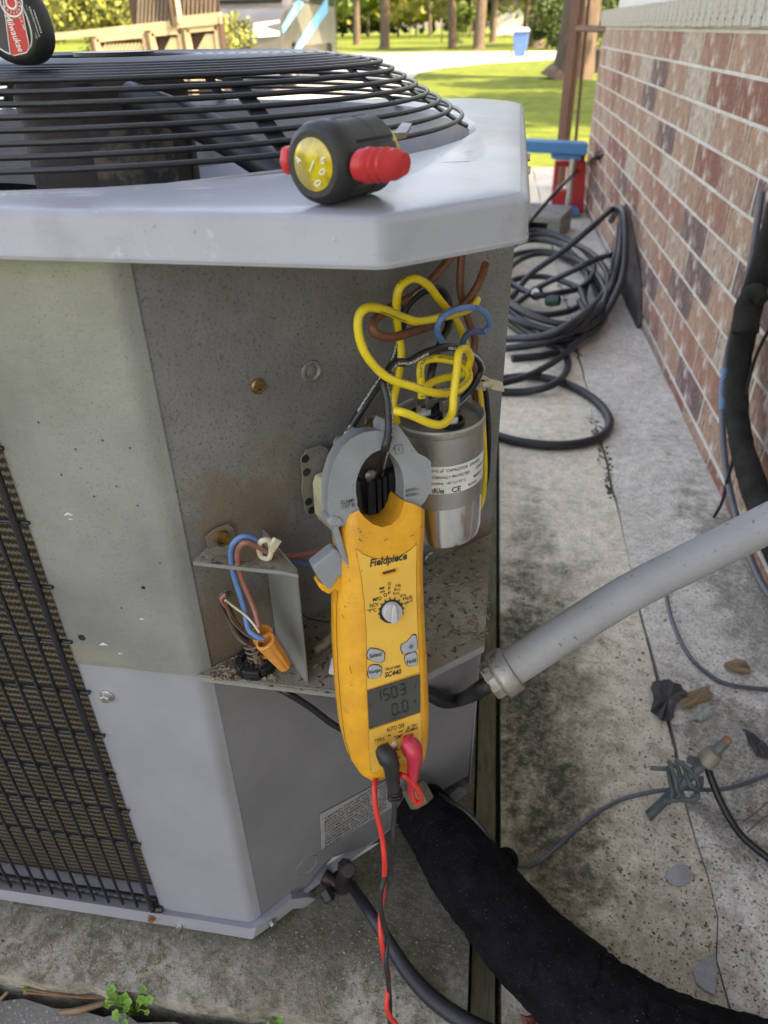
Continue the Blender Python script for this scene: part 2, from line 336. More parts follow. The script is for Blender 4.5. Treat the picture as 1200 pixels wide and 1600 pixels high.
def lathe_mesh(prof, mx, seg=32):
    vs = []; fs = []
    for (r, z) in prof:
        for j in range(seg):
            a = 2*math.pi*j/seg; vs.append(mx @ V((r*math.cos(a), r*math.sin(a), z)))
    for i in range(len(prof)-1):
        for j in range(seg):
            j2 = (j+1) % seg; fs.append((i*seg+j, i*seg+j2, (i+1)*seg+j2, (i+1)*seg+j))
    if prof[0][0] > 1e-5: fs.append(tuple(range(seg))[::-1])
    if prof[-1][0] > 1e-5: fs.append(tuple((len(prof)-1)*seg+j for j in range(seg)))
    me = mesh(vs, fs); return me
def lathe(name, prof, origin, zdir, m, parent=None, seg=32, sm=35, xdir=None):
    return link(name, lathe_mesh(prof, frame(origin, zdir, xdir), seg), m, parent, smooth=sm)
def loft(name, rings, m, parent=None, caps=True, sm=False, closed=True):
    k = len(rings[0]); vs = [p for r in rings for p in r]; fs = []
    for i in range(len(rings)-1):
        for j in range(k if closed else k-1):
            j2 = (j+1) % k; fs.append((i*k+j, i*k+j2, (i+1)*k+j2, (i+1)*k+j))
    if caps: fs.append(tuple(range(k))[::-1]); fs.append(tuple((len(rings)-1)*k+j for j in range(k)))
    return link(name, mesh(vs, fs), m, parent, smooth=sm)
def prism(name, pts, d, m, parent=None, bv=0, sm=False):
    """flat outline pts extruded by vector d"""
    pts = [V(p) for p in pts]; o = loft(name, [pts, [p+V(d) for p in pts]], m, parent, sm=sm)
    if bv: bev(o, bv)
    return o
def box(name, c, s, m, parent=None, bv=0, rz=0, mx=None):
    hx, hy, hz = s[0]/2, s[1]/2, s[2]/2
    vs = [V((x, y, z)) for x in (-hx, hx) for y in (-hy, hy) for z in (-hz, hz)]
    T = mx if mx is not None else Matrix.Translation(V(c)) @ Matrix.Rotation(rz, 4, 'Z')
    vs = [T @ v for v in vs]
    fs = [(0, 1, 3, 2), (4, 6, 7, 5), (0, 4, 5, 1), (2, 3, 7, 6), (0, 2, 6, 4), (1, 5, 7, 3)]
    o = link(name, mesh(vs, fs), m, parent)
    if bv: bev(o, bv)
    return o
def thing(name, label, cat, loc=(0, 0, 0), group=None):
    o = bpy.data.objects.new(name, None); C.objects.link(o); o.empty_display_size = .02
    o['label'] = label; o['category'] = cat
    if group: o['group'] = group
    o.location = loc
    return o
def tag(o, label, cat, group=None):
    o['label'] = label; o['category'] = cat
    if group: o['group'] = group
    return o
def struct(o): o['kind'] = 'structure'; return o
TXT = {}
def text_mesh(s, bold=0, shear=0, spacing=1):
    k = (s, bold, shear)
    if k in TXT: return TXT[k]
    cu = bpy.data.curves.new('t', 'FONT'); cu.body = s; cu.size = 1; cu.offset = bold; cu.shear = shear; cu.extrude = 0; cu.resolution_u = 2; cu.space_character = spacing
    o = bpy.data.objects.new('t', cu); C.objects.link(o); bpy.context.view_layer.update()
    me = bpy.data.meshes.new_from_object(o.evaluated_get(bpy.context.evaluated_depsgraph_get()))
    bpy.data.objects.remove(o); bpy.data.curves.remove(cu)
    xs = [v.co.x for v in me.vertices]; ys = [v.co.y for v in me.vertices]
    d = ([(v.co.x, v.co.y) for v in me.vertices], [tuple(p.vertices) for p in me.polygons], min(xs), max(xs), min(ys), max(ys))
    bpy.data.meshes.remove(me); TXT[k] = d; return d
def lettering(name, s, c, U, W, wd, hg, m, parent, bold=0, shear=0, fn=None):
    """writing centred on c, baseline along U, up along W, fitted to wd x hg"""
    vs, fs, x0, x1, y0, y1 = text_mesh(s, bold, shear)
    out = []
    for (x, y) in vs:
        a = ((x-x0)/(x1-x0)-.5)*wd; b = ((y-y0)/(y1-y0)-.5)*hg
        out.append(fn(a, b) if fn else V(c)+U*a+W*b)
    me = bpy.data.meshes.new('lettering'); me.from_pydata([tuple(v) for v in out], [], fs); me.update()
    return link(name, me, m, parent)

# ------------------------------------------------------------ the unit's frame
ua = R_(1.3); UX = V((math.cos(ua), -math.sin(ua), 0)); UY = V((math.sin(ua), math.cos(ua), 0))
CH = (UX+UY).normalized(); CN = (UX-UY).normalized()            # chamfer wall: along / outward normal
A = V((-.2133, .4033, 0)); Rr = A + CH*.3285
def W(u, v, off=0.): return onP(u, v, A+CN*off, CN)
ZS = .450; ZL = .786; ZT = .812
UPZ = V((0, 0, 1))

# ============================================================ SETTING
def sheet(name, pts, z, m, thick=None):
    pts = [V((p[0], p[1], z)) for p in pts]
    if thick: o = loft(name, [pts, [p-UPZ*thick for p in pts]], m)
    else:
        me = bpy.data.meshes.new(name); me.from_pydata([tuple(p) for p in pts], [], [tuple(range(len(pts)))]); me.update()
        if me.polygons[0].normal.z < 0: me.flip_normals()
        o = link(name, me, m)
    return struct(o)
sheet('ground', [(-300, -120), (300, -120), (300, 500), (-300, 500)], -.075, 'lawn')
sheet('soil', [(-2.6, -1.4), (.62, -1.4), (.62, 6.2), (-2.6, 6.2)], -.070, 'soil')
near = [onZ(u, v, -.06) for u, v in ((1150, 93), (960, 90), (860, 93), (760, 99), (690, 106), (655, 113), (642, 124), (640, 140), (646, 160))]
st = [(p.x, p.y) for p in near] + [(-1.0, 8.3), (-1.2, 6.3), (-30, 6.3), (-30, 38.5), (34, 38.5)]
sheet('street', st, -.066, 'street')
def wob(x, y0, y1, n, amp, seed):
    r = random.Random(seed); out = []; d = 0
    for i in range(n+1):
        y = y0+(y1-y0)*i/n; d = d*.6+(r.random()-.5)*amp; out.append((x+d, y))
    return out
e1 = wob(.319, -1.2, 6.1, 150, .006, 3)
e1 = [(x+(.018*max(0, (.62-y))*1.2 if y < .62 else 0)*.3 + (-.012 if y < .5 else 0), y) for x, y in e1]
sheet('walkway', e1 + [(.068, 6.1), (.068, -1.2)], 0, 'conc', .06)
sheet('wall_footing', [(x+.004+.003*math.sin(y*9), y) for x, y in e1] + [(.60, 6.1), (.60, -1.2)], .001, 'foot', .06)
sheet('patio', [(-2.4, 4.95), (.06, 4.95), (.06, 6.1), (-2.4, 6.1)], -.004, 'patio', .06)
def pe(y, amp, seed, x0=-1.7, x1=.03, n=90):
    r = random.Random(seed); return [(x0+(x1-x0)*i/n, y+(r.random()-.5)*amp) for i in range(n+1)]
PE = onZ(260, 1560, .035).y
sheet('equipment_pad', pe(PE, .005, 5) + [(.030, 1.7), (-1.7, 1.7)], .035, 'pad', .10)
sheet('garden_slab', pe(PE-.014, .008, 6, x1=.03) + [(.03, -1.2), (-1.7, -1.2)], .012, 'lowslab', .07)
sheet('mossy_board', [(.035, -1.2), (.061, -1.2), (.061, 3.2), (.035, 3.2)], -.006, 'moss_board', .05)

# ---------------- the house: brick wall, sill, upper wall, roof
WX = .56
wall = thing('brick_wall', 'low red and buff brick house wall with pale rowlock ledge on top', 'wall', (WX, 2.5, 0))
box('mortar', (WX+.0028+.08, 1.75, .44), (.16, 6.1, .872), 'mortar', wall)
bk_me = {}
def brick(nm, c, s, m, key):
    k = (key, m.name)
    if k not in bk_me:
        me = mesh([V((x*s[0]/2, y*s[1]/2, z*s[2]/2)) for x in (-1, 1) for y in (-1, 1) for z in (-1, 1)],
                  [(0, 1, 3, 2), (4, 6, 7, 5), (0, 4, 5, 1), (2, 3, 7, 6), (0, 2, 6, 4), (1, 5, 7, 3)])
        bm = bmesh.new(); bm.from_mesh(me); bmesh.ops.bevel(bm, geom=list(bm.edges), offset=.0016, segments=1, affect='EDGES'); bm.to_mesh(me); bm.free()
        me.materials.append(m); bk_me[k] = me
    o = bpy.data.objects.new(nm, bk_me[k]); C.objects.link(o); o.parent = wall; o.matrix_parent_inverse = Matrix.Translation(-wall.location)
    o.location = c; return o
rb = random.Random(11); PB = .2815; HB = .0836
for k in range(11):
    z = .872-HB*(k+.5); y = .16 + (PB/2 if k % 2 else 0) + .05; 
    z1 = z
    hb = HB-.0088
    if z-HB/2 < 0: hb = .026; z1 = .0135
    while y < 4.72:
        L = PB-.0125; yc = y+L/2
        if y+L > 4.8: L = 4.8-y; yc = y+L/2
        m = rb.choices(BR, (6, 5, 4, 5, 3.8, 2.6, 1.5))[0]
        brick('brick', (WX+.022+rb.uniform(-.0015, .0015), yc, z1), (.044, L, hb), m, ('s', round(L, 3), hb))
        y += PB
y = .3
rm = [BR[6], BR[6], BR[2]]
sillm = [mat('ledge_brick_a', (.46, .43, .37), (.36, .33, .28), 25, .95, bump=1, bsc=70, spk=(.18, .16, .13), spk_sc=80, spk_t=.6),
         mat('ledge_brick_b', (.40, .37, .32), (.46, .40, .33), 25, .95, bump=1, bsc=70, spk=(.15, .13, .11), spk_sc=80, spk_t=.6)]
while y < 4.78:
    brick('ledge_brick', (WX+.05, y+.034, .915+rb.uniform(-.0015, .0015)), (.125, .066, .070), rb.choice(sillm), ('l',)); y += .0745
box('ledge_mortar', (WX+.055, 2.55, .912), (.118, 4.5, .070), 'mortar', wall)
hs = thing('house', 'white sided upper part of the brick house above the pale ledge', 'house', (3.5, 1, 0))
for i in range(14): box('siding_board', (WX+.085+.0, .9, 1.02+.13*i), (.02, 7.8, .126), 'siding', hs, mx=Matrix.Translation((WX+.085, .9, 1.02+.13*i)) @ Matrix.Rotation(R_(-4), 4, 'Y'))
box('upper_wall', (3.6, .9, 1.86), (5.95, 7.8, 1.82), 'siding', hs)
box('lower_wall', (3.7, .9, .45), (5.9, 7.7, .9), 'mortar', hs)
prism('roof', [(.12, -3.3, 2.70), (.12, 4.9, 2.70), (3.6, 4.9, 4.2), (3.6, -3.3, 4.2)], (0, 0, .1), 'roof', hs)
prism('roof', [(7.2, -3.3, 2.72), (7.2, 4.9, 2.72), (3.61, 4.9, 4.2), (3.61, -3.3, 4.2)], (0, 0, .1), 'roof', hs)
prism('gable', [(.6, 4.79, 2.77), (6.6, 4.79, 2.77), (3.6, 4.79, 4.2)], (0, -.05, 0), 'siding', hs)
box('fascia', (.11, .8, 2.70), (.02, 8.2, .16), 'siding', hs)

# ---------------- porch post with rail behind the wall corner
py_ = 5.25
pt = thing('porch_post', 'slanted brown iron post with thin brace and rail at the wall corner', 'post', onY(875, 285, py_))
a, b = onY(873, 290, py_), onY(911, -60, py_)
tube('post', [a, b], .040, 'brownpost', pt, seg=4, smooth=False)
a, b = onY(893, 290, py_-.02), onY(926, -60, py_-.02)
tube('brace', [a, b], .010, 'brownpost', pt, seg=6, smooth=False)
tube('rail', [onY(903, 44, py_-.1), onY(950, 46, 4.7)], .016, 'brownpost', pt, seg=6, smooth=False)
tube('rail', [onY(914, 10, py_+.1), onY(919, -50, py_+.1)], .03, 'siding', pt, seg=4, smooth=False)

# ---------------- foliage, trees
def leaves_mesh(n, rx, ry, rz, size, seed, hollow=.35, lumps=9):
    r = random.Random(seed); vs = []; fs = []
    cs = [(V((r.gauss(0, .45), r.gauss(0, .45), r.gauss(0, .42))), r.uniform(.25, .5)) for _ in range(lumps)]
    for i in range(n):
        c, q = r.choice(cs); d = V((r.gauss(0, 1), r.gauss(0, 1), r.gauss(0, 1))).normalized()*q*(r.random()**.4)
        p = c+d; p = V((p.x*rx, p.y*ry, p.z*rz))
        nn = V((r.gauss(0, 1), r.gauss(0, 1), r.gauss(0, .8)+.4)).normalized(); t = nn.orthogonal().normalized(); t.rotate(Matrix.Rotation(r.uniform(0, 6.28), 3, nn)); s2 = nn.cross(t)
        L = size*r.uniform(.6, 1.4); k = len(vs)
        vs += [p-t*L*.5, p+s2*L*.28, p+t*L*.5, p-s2*L*.28]; fs.append((k, k+1, k+2, k+3))
    me = bpy.data.meshes.new('leaves'); me.from_pydata([tuple(v) for v in vs], [], fs); me.update(); return me
crown_me = [leaves_mesh(9000, 3.4, 3.4, 2.2, .26, 21, lumps=16), leaves_mesh(9000, 3.0, 3.0, 2.6, .26, 22, lumps=14), leaves_mesh(7000, 3.6, 3.6, 1.8, .28, 23, lumps=18)]
for me, mm in zip(crown_me, ('leaf', 'leaf_y', 'leaf')): me.materials.append(M[mm])
def tree(u, v, wpx, label, ci=0, crown_z=6.2, hgt=7, lean=0, crown_s=1.0, gz=-.07, low=True, group='trees beyond the street', zz=0):
    b = onZ(u, v, gz); d = b.y; r = wpx*d/F/2
    t = thing('tree', label, 'tree', b, group)
    P = [b+V((0, 0, -.1)), b+V((lean*.2, 0, .25)), b+V((lean*.5, 0, hgt*.35)), b+V((lean, 0, hgt*.7)), b+V((lean*1.2, 0, hgt))]
    tube('trunk', P, [r*1.7, r*1.12, r*.95, r*.8, r*.4], 'bark', t, seg=14, n=5, wob=.12)
    for i in range(4):
        ang = random.uniform(0, 6.28); z = hgt*random.uniform(.5, .8); p = b+V((lean*.7, 0, z)); q = p+V((math.cos(ang)*2, math.sin(ang)*2, 1.2))
        tube('limb', [p, p*.5+q*.5+V((0, 0, .1)), q], [r*.4, r*.25, r*.1], 'bark', t, seg=7, n=3)
    o = bpy.data.objects.new('crown', crown_me[ci]); C.objects.link(o); o.parent = t; o.matrix_parent_inverse = Matrix.Translation(-t.location)
    o.location = b+V((lean, 0, crown_z)); o.scale = (crown_s, crown_s, crown_s*.9); o.rotation_euler = (0, 0, random.uniform(0, 6)); return t
tree(890, 122, 46, 'thick brown trunk of the near tree just left of the brown post', 0, 6.8, 7.5, .3, 1.1, group='nearest trees')
tree(558, 70, 9, 'slim tree trunk between the silver van and its thicker neighbour', 1, 5.2, 7)
tree(600, 76, 12, 'dark trunk second to the right of the silver van', 1, 5.6, 7, .2)
tree(708, 76, 10, 'slim leaning trunk in the middle of the lawn, left one of a close pair', 0, 3.6, 6, -.3, .62)
tree(747, 78, 14, 'stout straight trunk left of the blue bin, right one of a close pair', 0, 3.9, 6.5, .1, .7)
tree(770, 66, 8, 'thin far trunk just left of the white shed', 1, 5, 6)
tree(838, 74, 18, 'blurred trunk behind the shrubs right of the blue bin', 2, 5.0, 6, -.2, .9)
tree(930, 70, 6, 'thin pale trunk seen between post and brick wall', 2, 5.0, 6)
for i_, (x_, y_, lab_) in enumerate(((7.5, 8.5, 'shade tree standing behind the house nearest to it'), (9.5, 12.5, 'shade tree to the right of the lawn behind the house'), (13, 17, 'shade tree farthest to the right beyond the house'))):
    b_ = V((x_, y_, -.07)); t_ = thing('tree', lab_, 'tree', b_, 'shade trees hidden behind the house'); tube('trunk', [b_-UPZ*.1, b_+UPZ*3, b_+UPZ*6], [.28, .22, .1], 'bark', t_, seg=10)
    o = bpy.data.objects.new('crown', crown_me[i_]); C.objects.link(o); o.parent = t_; o.matrix_parent_inverse = Matrix.Translation(-b_); o.location = b_+UPZ*6.4
# shrubs
def shrub(u, v, rx, rz, m, label, seed, n=3500, sz=.16, gz=-.07, zc=None):
    b = onZ(u, v, gz); me = leaves_mesh(n, rx, rx*.8, rz, sz, seed, lumps=14); me.materials.append(M[m])
    o = thing('shrub', label, 'shrub', b, 'shrubs and low branches by the street')
    f = bpy.data.objects.new('foliage', me); C.objects.link(f); f.parent = o; f.matrix_parent_inverse = Matrix.Translation(-b); f.location = b+V((0, 0, zc if zc else rz*.9))
    tube('stem', [b+V((0, 0, -.05)), b+V((.05, 0, (zc or rz))) ], .05, 'bark', o, seg=6)
shrub(855, 76, 1.5, 1.25, 'leaf_d', 'dark green shrub behind the blue bin', 31)
shrub(905, 78, 1.2, 1.2, 'leaf_d', 'dark shrub between the thick trunk and the wall', 32)
shrub(722, 70, .9, 1.0, 'leaf', 'leafy undergrowth between the two close trunks', 33, 2600, zc=1.5)
shrub(690, 66, 1.2, .9, 'leaf_y', 'yellow green low branches left of the close trunk pair', 34, 2600, zc=2.2)
shrub(640, 60, 1.8, .9, 'leaf_y', 'bright yellow green branches hanging over the far lawn', 35, 3200, zc=2.6)
shrub(935, 100, .7, .38, 'leaf_y', 'low yellow green shrub seen under the rail', 36, 1600, .1)
# far wood
def band(name, y, x0, x1, z0, z1, n, sz, m, seed):
    r = random.Random(seed); vs = []; fs = []
    for i in range(n):
        x = r.uniform(x0, x1); zt = z1*(.6+.4*math.sin(x*.37+seed)*math.sin(x*.11))
        p = V((x, y+r.uniform(-4, 4), z0+(zt-z0)*r.random()**.7)); 
        t = V((r.gauss(0, 1), r.gauss(0, .6), r.gauss(0, 1))).normalized(); nn = t.orthogonal(); s2 = t.cross(nn).normalized(); L = sz*r.uniform(.6, 1.6); k = len(vs)
        vs += [p-t*L*.5, p+s2*L*.4, p+t*L*.5, p-s2*L*.4]; fs.append((k, k+1, k+2, k+3))
    me = bpy.data.meshes.new(name); me.from_pydata([tuple(v) for v in vs], [], fs); me.update(); o = link(name, me, m); o['kind'] = 'stuff'; o['label'] = 'far edge of woodland behind the lawns'; return o
band('woodland', 118, -75, 60, .4, 15, 26000, .95, 'leaf_d', 2)
band('woodland', 106, -70, 55, 1.4, 13, 15000, .8, 'leaf_y', 5)
band('woodland', 88, -60, 45, 3.2, 10, 8000, .7, 'leaf', 7)
rt = random.Random(9)
for i, (u, wd) in enumerate(((535, 4), (575, 5), (622, 4), (650, 3), (672, 5), (735, 4), (820, 5), (868, 4))):
    b = onZ(u, 57.5, -.075); 
    t = thing('tree', 'thin far trunk among the edge of the distant woodland', 'tree', b, 'thin trunks of the far woodland')
    tube('trunk', [b, b+V((rt.uniform(-.3, .3), 0, 9))], [wd*b.y/F/2*.9, wd*b.y/F/2*.6], 'bark', t, seg=8)
# white shed
sx = onZ(795, 55, -.07); d = sx.y
sh = thing('shed', 'small white shed far across the lawn above the blue bin', 'shed', sx)
box('wall', (sx.x, sx.y, 1.35), (3.0, 3, 2.8), 'siding', sh)
prism('roof', [(sx.x-1.8, sx.y-1.8, 2.7), (sx.x+1.8, sx.y-1.8, 2.7), (sx.x, sx.y-1.8, 4.0)], (0, 3.6, 0), 'roof', sh)
box('door', (sx.x-.2, sx.y-1.52, 1.0), (.9, .04, 2.0), 'binlid', sh)

# ---------------- wheelie bin
bb = onZ(811, 92, -.07)
bn = thing('wheelie_bin', 'blue wheeled bin with pale grey lid at the far roadside', 'bin', bb)
def rect(cx_, cy_, w_, d_, z): return [V((bb.x+cx_+sx_*w_*.42, bb.y+cy_+sy_*d_*.42, bb.z+z*.88)) for sx_, sy_ in ((-1, -1), (1, -1), (1, 1), (-1, 1))]
bev(loft('body', [rect(0, 0, .44, .5, .08), rect(0, 0, .62, .68, .88)], 'binblue', bn), .03)
loft('lid', [rect(0, 0, .68, .76, .885), rect(0, 0, .70, .78, .93), rect(0, .05, .5, .6, 1.02)], 'binlid', bn)
for s in (-1, 1): lathe('wheel', [(.0, -.03), (.11, -.03), (.11, .03), (0, .03)], (bb.x+s*.27, bb.y+.25, bb.z+.11), (1, 0, 0), 'tyre', bn, 16)

# ---------------- stump
sb = onZ(938, 113, -.07)
stp = lathe('tree_stump', [(.26, -.02), (.22, .1), (.21, .46), (.17, .5), (0, .5)], sb, (0, 0, 1), 'bark', None, 14); tag(stp, 'brown cut stump standing on the lawn under the thin rail', 'stump')

# ---------------- van
vn = thing('silver_van', 'silver van with blue diagonal side stripes parked facing the camera on the drive', 'van', (-4.75, 17.6, -.06))
vx0, vx1, vy0, vy1 = -5.78, -3.76, 14.9, 20.3
prof = [(vy0+.05, .32), (vy0, .55), (vy0+.02, .95), (vy0+.25, 1.12), (vy0+.95, 1.27), (vy0+1.65, 2.0), (vy0+2.0, 2.12), (vy1-.1, 2.15), (vy1, 1.9), (vy1, .35), (vy1-.55, .30)]
def arch(yc, r=.40, n=8): return [(yc+r*math.cos(math.pi*i/n), .30+r*math.sin(math.pi*i/n)) for i in range(n+1)]
prof2 = prof + arch(vy1-1.05) + arch(vy0+.95)
rings = []
for x, k in ((vx0, .94), (vx0+.10, 1), (vx1-.10, 1), (vx1, .94)):
    rings.append([V((x, y, z if z < 1.0 else 1.0+(z-1.0)*(k if abs(x-vx0) < .01 or abs(x-vx1) < .01 else 1))) for y, z in prof2])
loft('body', rings, 'van', vn, sm=30)
for (x, s) in ((vx1, 1), (vx0, -1)):
    for yy in (vy0+.95, vy1-1.05):
        wh = lathe('wheel', [(.12, -.11), (.32, -.11), (.345, -.07), (.345, .07), (.32, .11), (.22, .11), (.2, .08), (0, .08)], (x-s*.13, yy, .285), (s, 0, 0), 'tyre', vn, 24)
        lathe('rim', [(.20, .0), (.20, .095), (.12, .10), (0, .12)], (x-s*.13, yy, .285), (s, 0, 0), 'zinc', wh, 20)
prism('windshield', [(vx0+.16, vy0+.98, 1.31), (vx1-.16, vy0+.98, 1.31), (vx1-.24, vy0+1.58, 1.93), (vx0+.24, vy0+1.58, 1.93)], (0, -.05, .04), 'vanglass', vn)
for y0, y1 in ((vy0+1.25, vy0+2.15), (vy0+2.25, vy0+3.4), (vy0+3.5, vy1-.3)):
    o = prism('side_window', [(vx1-.012, y0, 1.32), (vx1-.012, y1, 1.32), (vx1-.03, y1-.02, 1.86), (vx1-.03, y0+(.45 if y0 < vy0+1.3 else .02), 1.86)], (.02, 0, 0), 'vanglass', vn)
for y0 in (vy0+1.2, vy0+2.2, vy0+3.45): box('door_seam', (vx1-.001, y0, .95), (.006, .02, 1.2), 'rubber', vn)
M['vanreflection'] = mat('dark_green_grey_reflection', (.10, .12, .11), (.17, .18, .16), 1.2, .3)
prism('side_reflection', [(vx1+.001, vy0+1.5, .98), (vx1+.001, vy0+1.9, .62), (vx1+.001, vy1-.2, .62), (vx1+.001, vy1-.2, 1.30), (vx1+.001, vy0+1.0, 1.30)], (.004, 0, 0), 'vanreflection', vn)  # dark grey-green reflection on the van side, painted in as a panel
for (ya, za, yb, zb, wd) in ((vy0+.15, .93, vy0+1.9, 1.38, .10), (vy0+1.0, .60, vy0+4.4, 1.34, .14)):
    prism('blue_stripe', [(vx1+.006, ya, za-wd), (vx1+.006, yb, zb-wd), (vx1+.006, yb, zb+wd), (vx1+.006, ya, za)], (.006, 0, 0), 'vanblue', vn)
for i in range(6): box('grille_bar', (vx0+1.01, vy0-.012, .55+.085*i), (.82, .03, .05), 'rubber', vn)
box('grille_recess', (vx0+1.01, vy0-.0, .77), (.9, .03, .52), 'vanglass', vn)
for s in (-1, 1):
    hl = prism('headlight', [(vx0+1.01+s*.52, vy0-.03, .78), (vx0+1.01+s*.98, vy0+.02, .80), (vx0+1.01+s*.98, vy0+.12, 1.02), (vx0+1.01+s*.56, vy0-.0, .98)], (0, -.03, 0), 'vanlamp', vn)
    box('mirror', ((vx1+.14 if s > 0 else vx0-.14), vy0+1.45, 1.42), (.16, .10, .22), 'van', vn, .02)
box('bumper', (vx0+1.01, vy0-.03, .42), (1.9, .12, .18), 'binlid', vn, .03)

# ---------------- wooden ramp fence with lattice, and the bush behind it
ry = 6.8
lf = thing('lattice_fence', 'sunlit cream wooden ramp fence with brown posts and lattice panels', 'fence', (-2.9, ry, -.06))
def bar(nm, p, q, wz, m, dy=.03, par=lf):
    p, q = V(p), V(q); d = (q-p).normalized(); up = V((0, -1, 0)).cross(d)*-1
    pts = [p-up*wz/2, q-up*wz/2, q+up*wz/2, p+up*wz/2]
    return prism(nm, pts, (0, dy, 0), m, par)
def L_(u, v, dy=0): return onY(u, v, ry+dy)
bar('top_rail', L_(40, 62), L_(342, 30), .048, 'wood', .05)
bar('top_rail', L_(275, 35, -.01), L_(345, 28, -.01), .075, 'wood', .04)
for u0, u1, k in ((150, 225, 0), (236, 281, 0), (291, 338, 0)):
    yt0 = 62-(u0-40)*.106+9; yt1 = 62-(u1-40)*.106+9
    a, b = L_(u0, yt0), L_(u1, yt1); c_, d_ = a-UPZ*.62, b-UPZ*.62
    bar('panel_frame', a-UPZ*.01, b-UPZ*.01, .042, 'wood'); 
    bar('panel_frame', a-UPZ*.005, c_, .042, 'wood'); bar('panel_frame', b-UPZ*.005, d_, .042, 'wood')
    n = 13
    for i in range(-7, n):
        x0 = a.x+(b.x-a.x)*i/n; x1 = x0+.30; za = a.z-.41; zb = a.z-.04
        f0 = max(0, (a.x-x0)/.30); f1 = min(1, (b.x-x0)/.30)
        if f1-f0 < .15: continue
        bar('lattice_slat', (x0+.30*f0, ry+.012, za+(zb-za)*f0), (x0+.30*f1, ry+.012, za+(zb-za)*f1), .018, 'wood', .006)
    box('backing_board', ((a.x+b.x)/2, ry+.05, a.z-.30), (b.x-a.x, .01, .56), 'wooddark', lf)
for u, m in ((230, 'wooddark'), (286, 'wooddark'), (343, 'wooddark'), (145, 'wooddark')):
    t = L_(u, 66-(u-40)*.106+(4 if u != 343 else -8), .02); tube('post', [t, V((t.x, t.y, -.06))], .034, m, lf, seg=4, smooth=False)
# upper lattice and post
a, b = L_(208, 45, .08), L_(345, 31, .08); prism('backing_board', [a, b, b+UPZ*.4, a+UPZ*.4], (0, .01, 0), 'wooddark', lf)
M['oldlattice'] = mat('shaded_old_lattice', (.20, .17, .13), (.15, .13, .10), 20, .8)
a, b = L_(215, 44, .02), L_(268, 38, .02)
for i in range(9):
    x0 = a.x+(b.x-a.x)*i/9; bar('lattice_slat', (x0, ry+.03, a.z+.02), (x0+.10, ry+.03, a.z+.40), .013, 'oldlattice', .006)
a = L_(272, 40, .0); tube('post', [a, a+UPZ*.45], .030, 'wooddark', lf, seg=4, smooth=False)
a = L_(281, 36, .0); tube('post', [a, a+UPZ*.4], .025, 'wood', lf, seg=4, smooth=False)
for i in range(8):
    x0 = L_(285, 30).x+.036*i; bar('lattice_slat', (x0, ry+.02, .95), (x0+.05, ry+.02, 1.20), .011, 'oldlattice', .006)
me = leaves_mesh(11000, .85, .6, .50, .055, 41, lumps=30); me.materials.append(M['bushy'])
bsh = thing('bush', 'round yellow green bush behind the wooden ramp fence', 'bush', (-3.6, 7.9, -.06))
f = bpy.data.objects.new('foliage', me); C.objects.link(f); f.parent = bsh; f.matrix_parent_inverse = Matrix.Translation(-bsh.location); f.location = (-3.62, 7.8, 1.12)
tube('stem', [(-3.65, 7.9, -.06), (-3.62, 7.85, .5), (-3.62, 7.8, 1.0)], .03, 'bark', bsh, seg=7)

# ---------------- blue trestle, red jug, cinder block
ty = 4.35
bs = thing('blue_stand', 'blue plastic stand with top beam and foot bar against the wall end', 'stand', (.22, ty, .15))
def tb(u, v, dy=0): return onY(u, v, ty+dy)
def hbar(nm, u0, v0, u1, v1, hpx, m, par, dy=0, dep=.12):
    a, b = tb(u0, v0, dy), tb(u1, v1, dy); h = hpx*ty/F*.86/2
    o = prism(nm, [a-UPZ*h, b-UPZ*h, b+UPZ*h, a+UPZ*h], (0, dep, 0), m, par); bev(o, .006); return o
hbar('top_beam', 800, 228, 918, 234, 17, 'blueplast', bs)
hbar('under_beam', 862, 244, 908, 247, 9, 'blueplast', bs, .02)
hbar('foot_bar', 800, 327, 905, 333, 11, 'blueplast', bs)
for u, m in ((806, 'blueplast'),): tube('leg', [tb(u, 236, .05), tb(u-2, 330, .05)], .014, m, bs, seg=8, smooth=False)
tube('leg', [tb(896, 248, -.02), tb(886, 336, -.02)], .016, 'zinc', bs, seg=8, smooth=False)
jg = thing('red_jug', 'red flat plastic jug with a handle slot under the blue stand', 'jug', (.30, ty+.2, .1))
a = [tb(868, 252, .14), tb(916, 252, .14), tb(912, 334, .14), tb(860, 334, .14)]
def jp(fu, fv): p = a[3].lerp(a[2], fu); q = a[0].lerp(a[1], fu); return p.lerp(q, fv)
outer = [jp(x, y) for x, y in ((0, .03), (0, .5), (0, .97), (.1, 1), (.9, 1), (1, .9), (1, .5), (1, .03), (.5, 0))]
for nm, q in (('side', (0, 0, .12, 1)), ('side', (.44, 0, 1, 1)), ('base', (.121, 0, .439, .44)), ('handle', (.121, .90, .439, 1))):
    bev(prism('shell_'+nm if 0 else nm, [jp(q[0], q[1]), jp(q[2], q[1]), jp(q[2], q[3]), jp(q[0], q[3])], (0, .08, 0), 'redplast', jg), .004)
box('cap', (jp(.8, 1.08)), (.05, .05, .05), 'redplast', jg, .01)
cb = thing('cinder_block', 'weathered hollow concrete block lying on the walkway below the blue stand', 'concrete block', onZ(865, 372, 0))
c0, c1, c2 = onZ(822, 375, 0), onZ(872, 378, 0), onZ(902, 358, 0)
ex = V((.962, -.272, 0)); ey = V((.272, .962, 0)); 
o0 = c1-ex*.39
def cbp(x, y, z): return o0+ex*x+ey*y+UPZ*z
for x0, x1 in ((.001, .05), (.16, .22), (.33, .389)):
    prism('web', [cbp(x0, 0, .02), cbp(x1, 0, .02), cbp(x1, .30, .02), cbp(x0, .30, .02)], (0, 0, .062), 'block', cb)
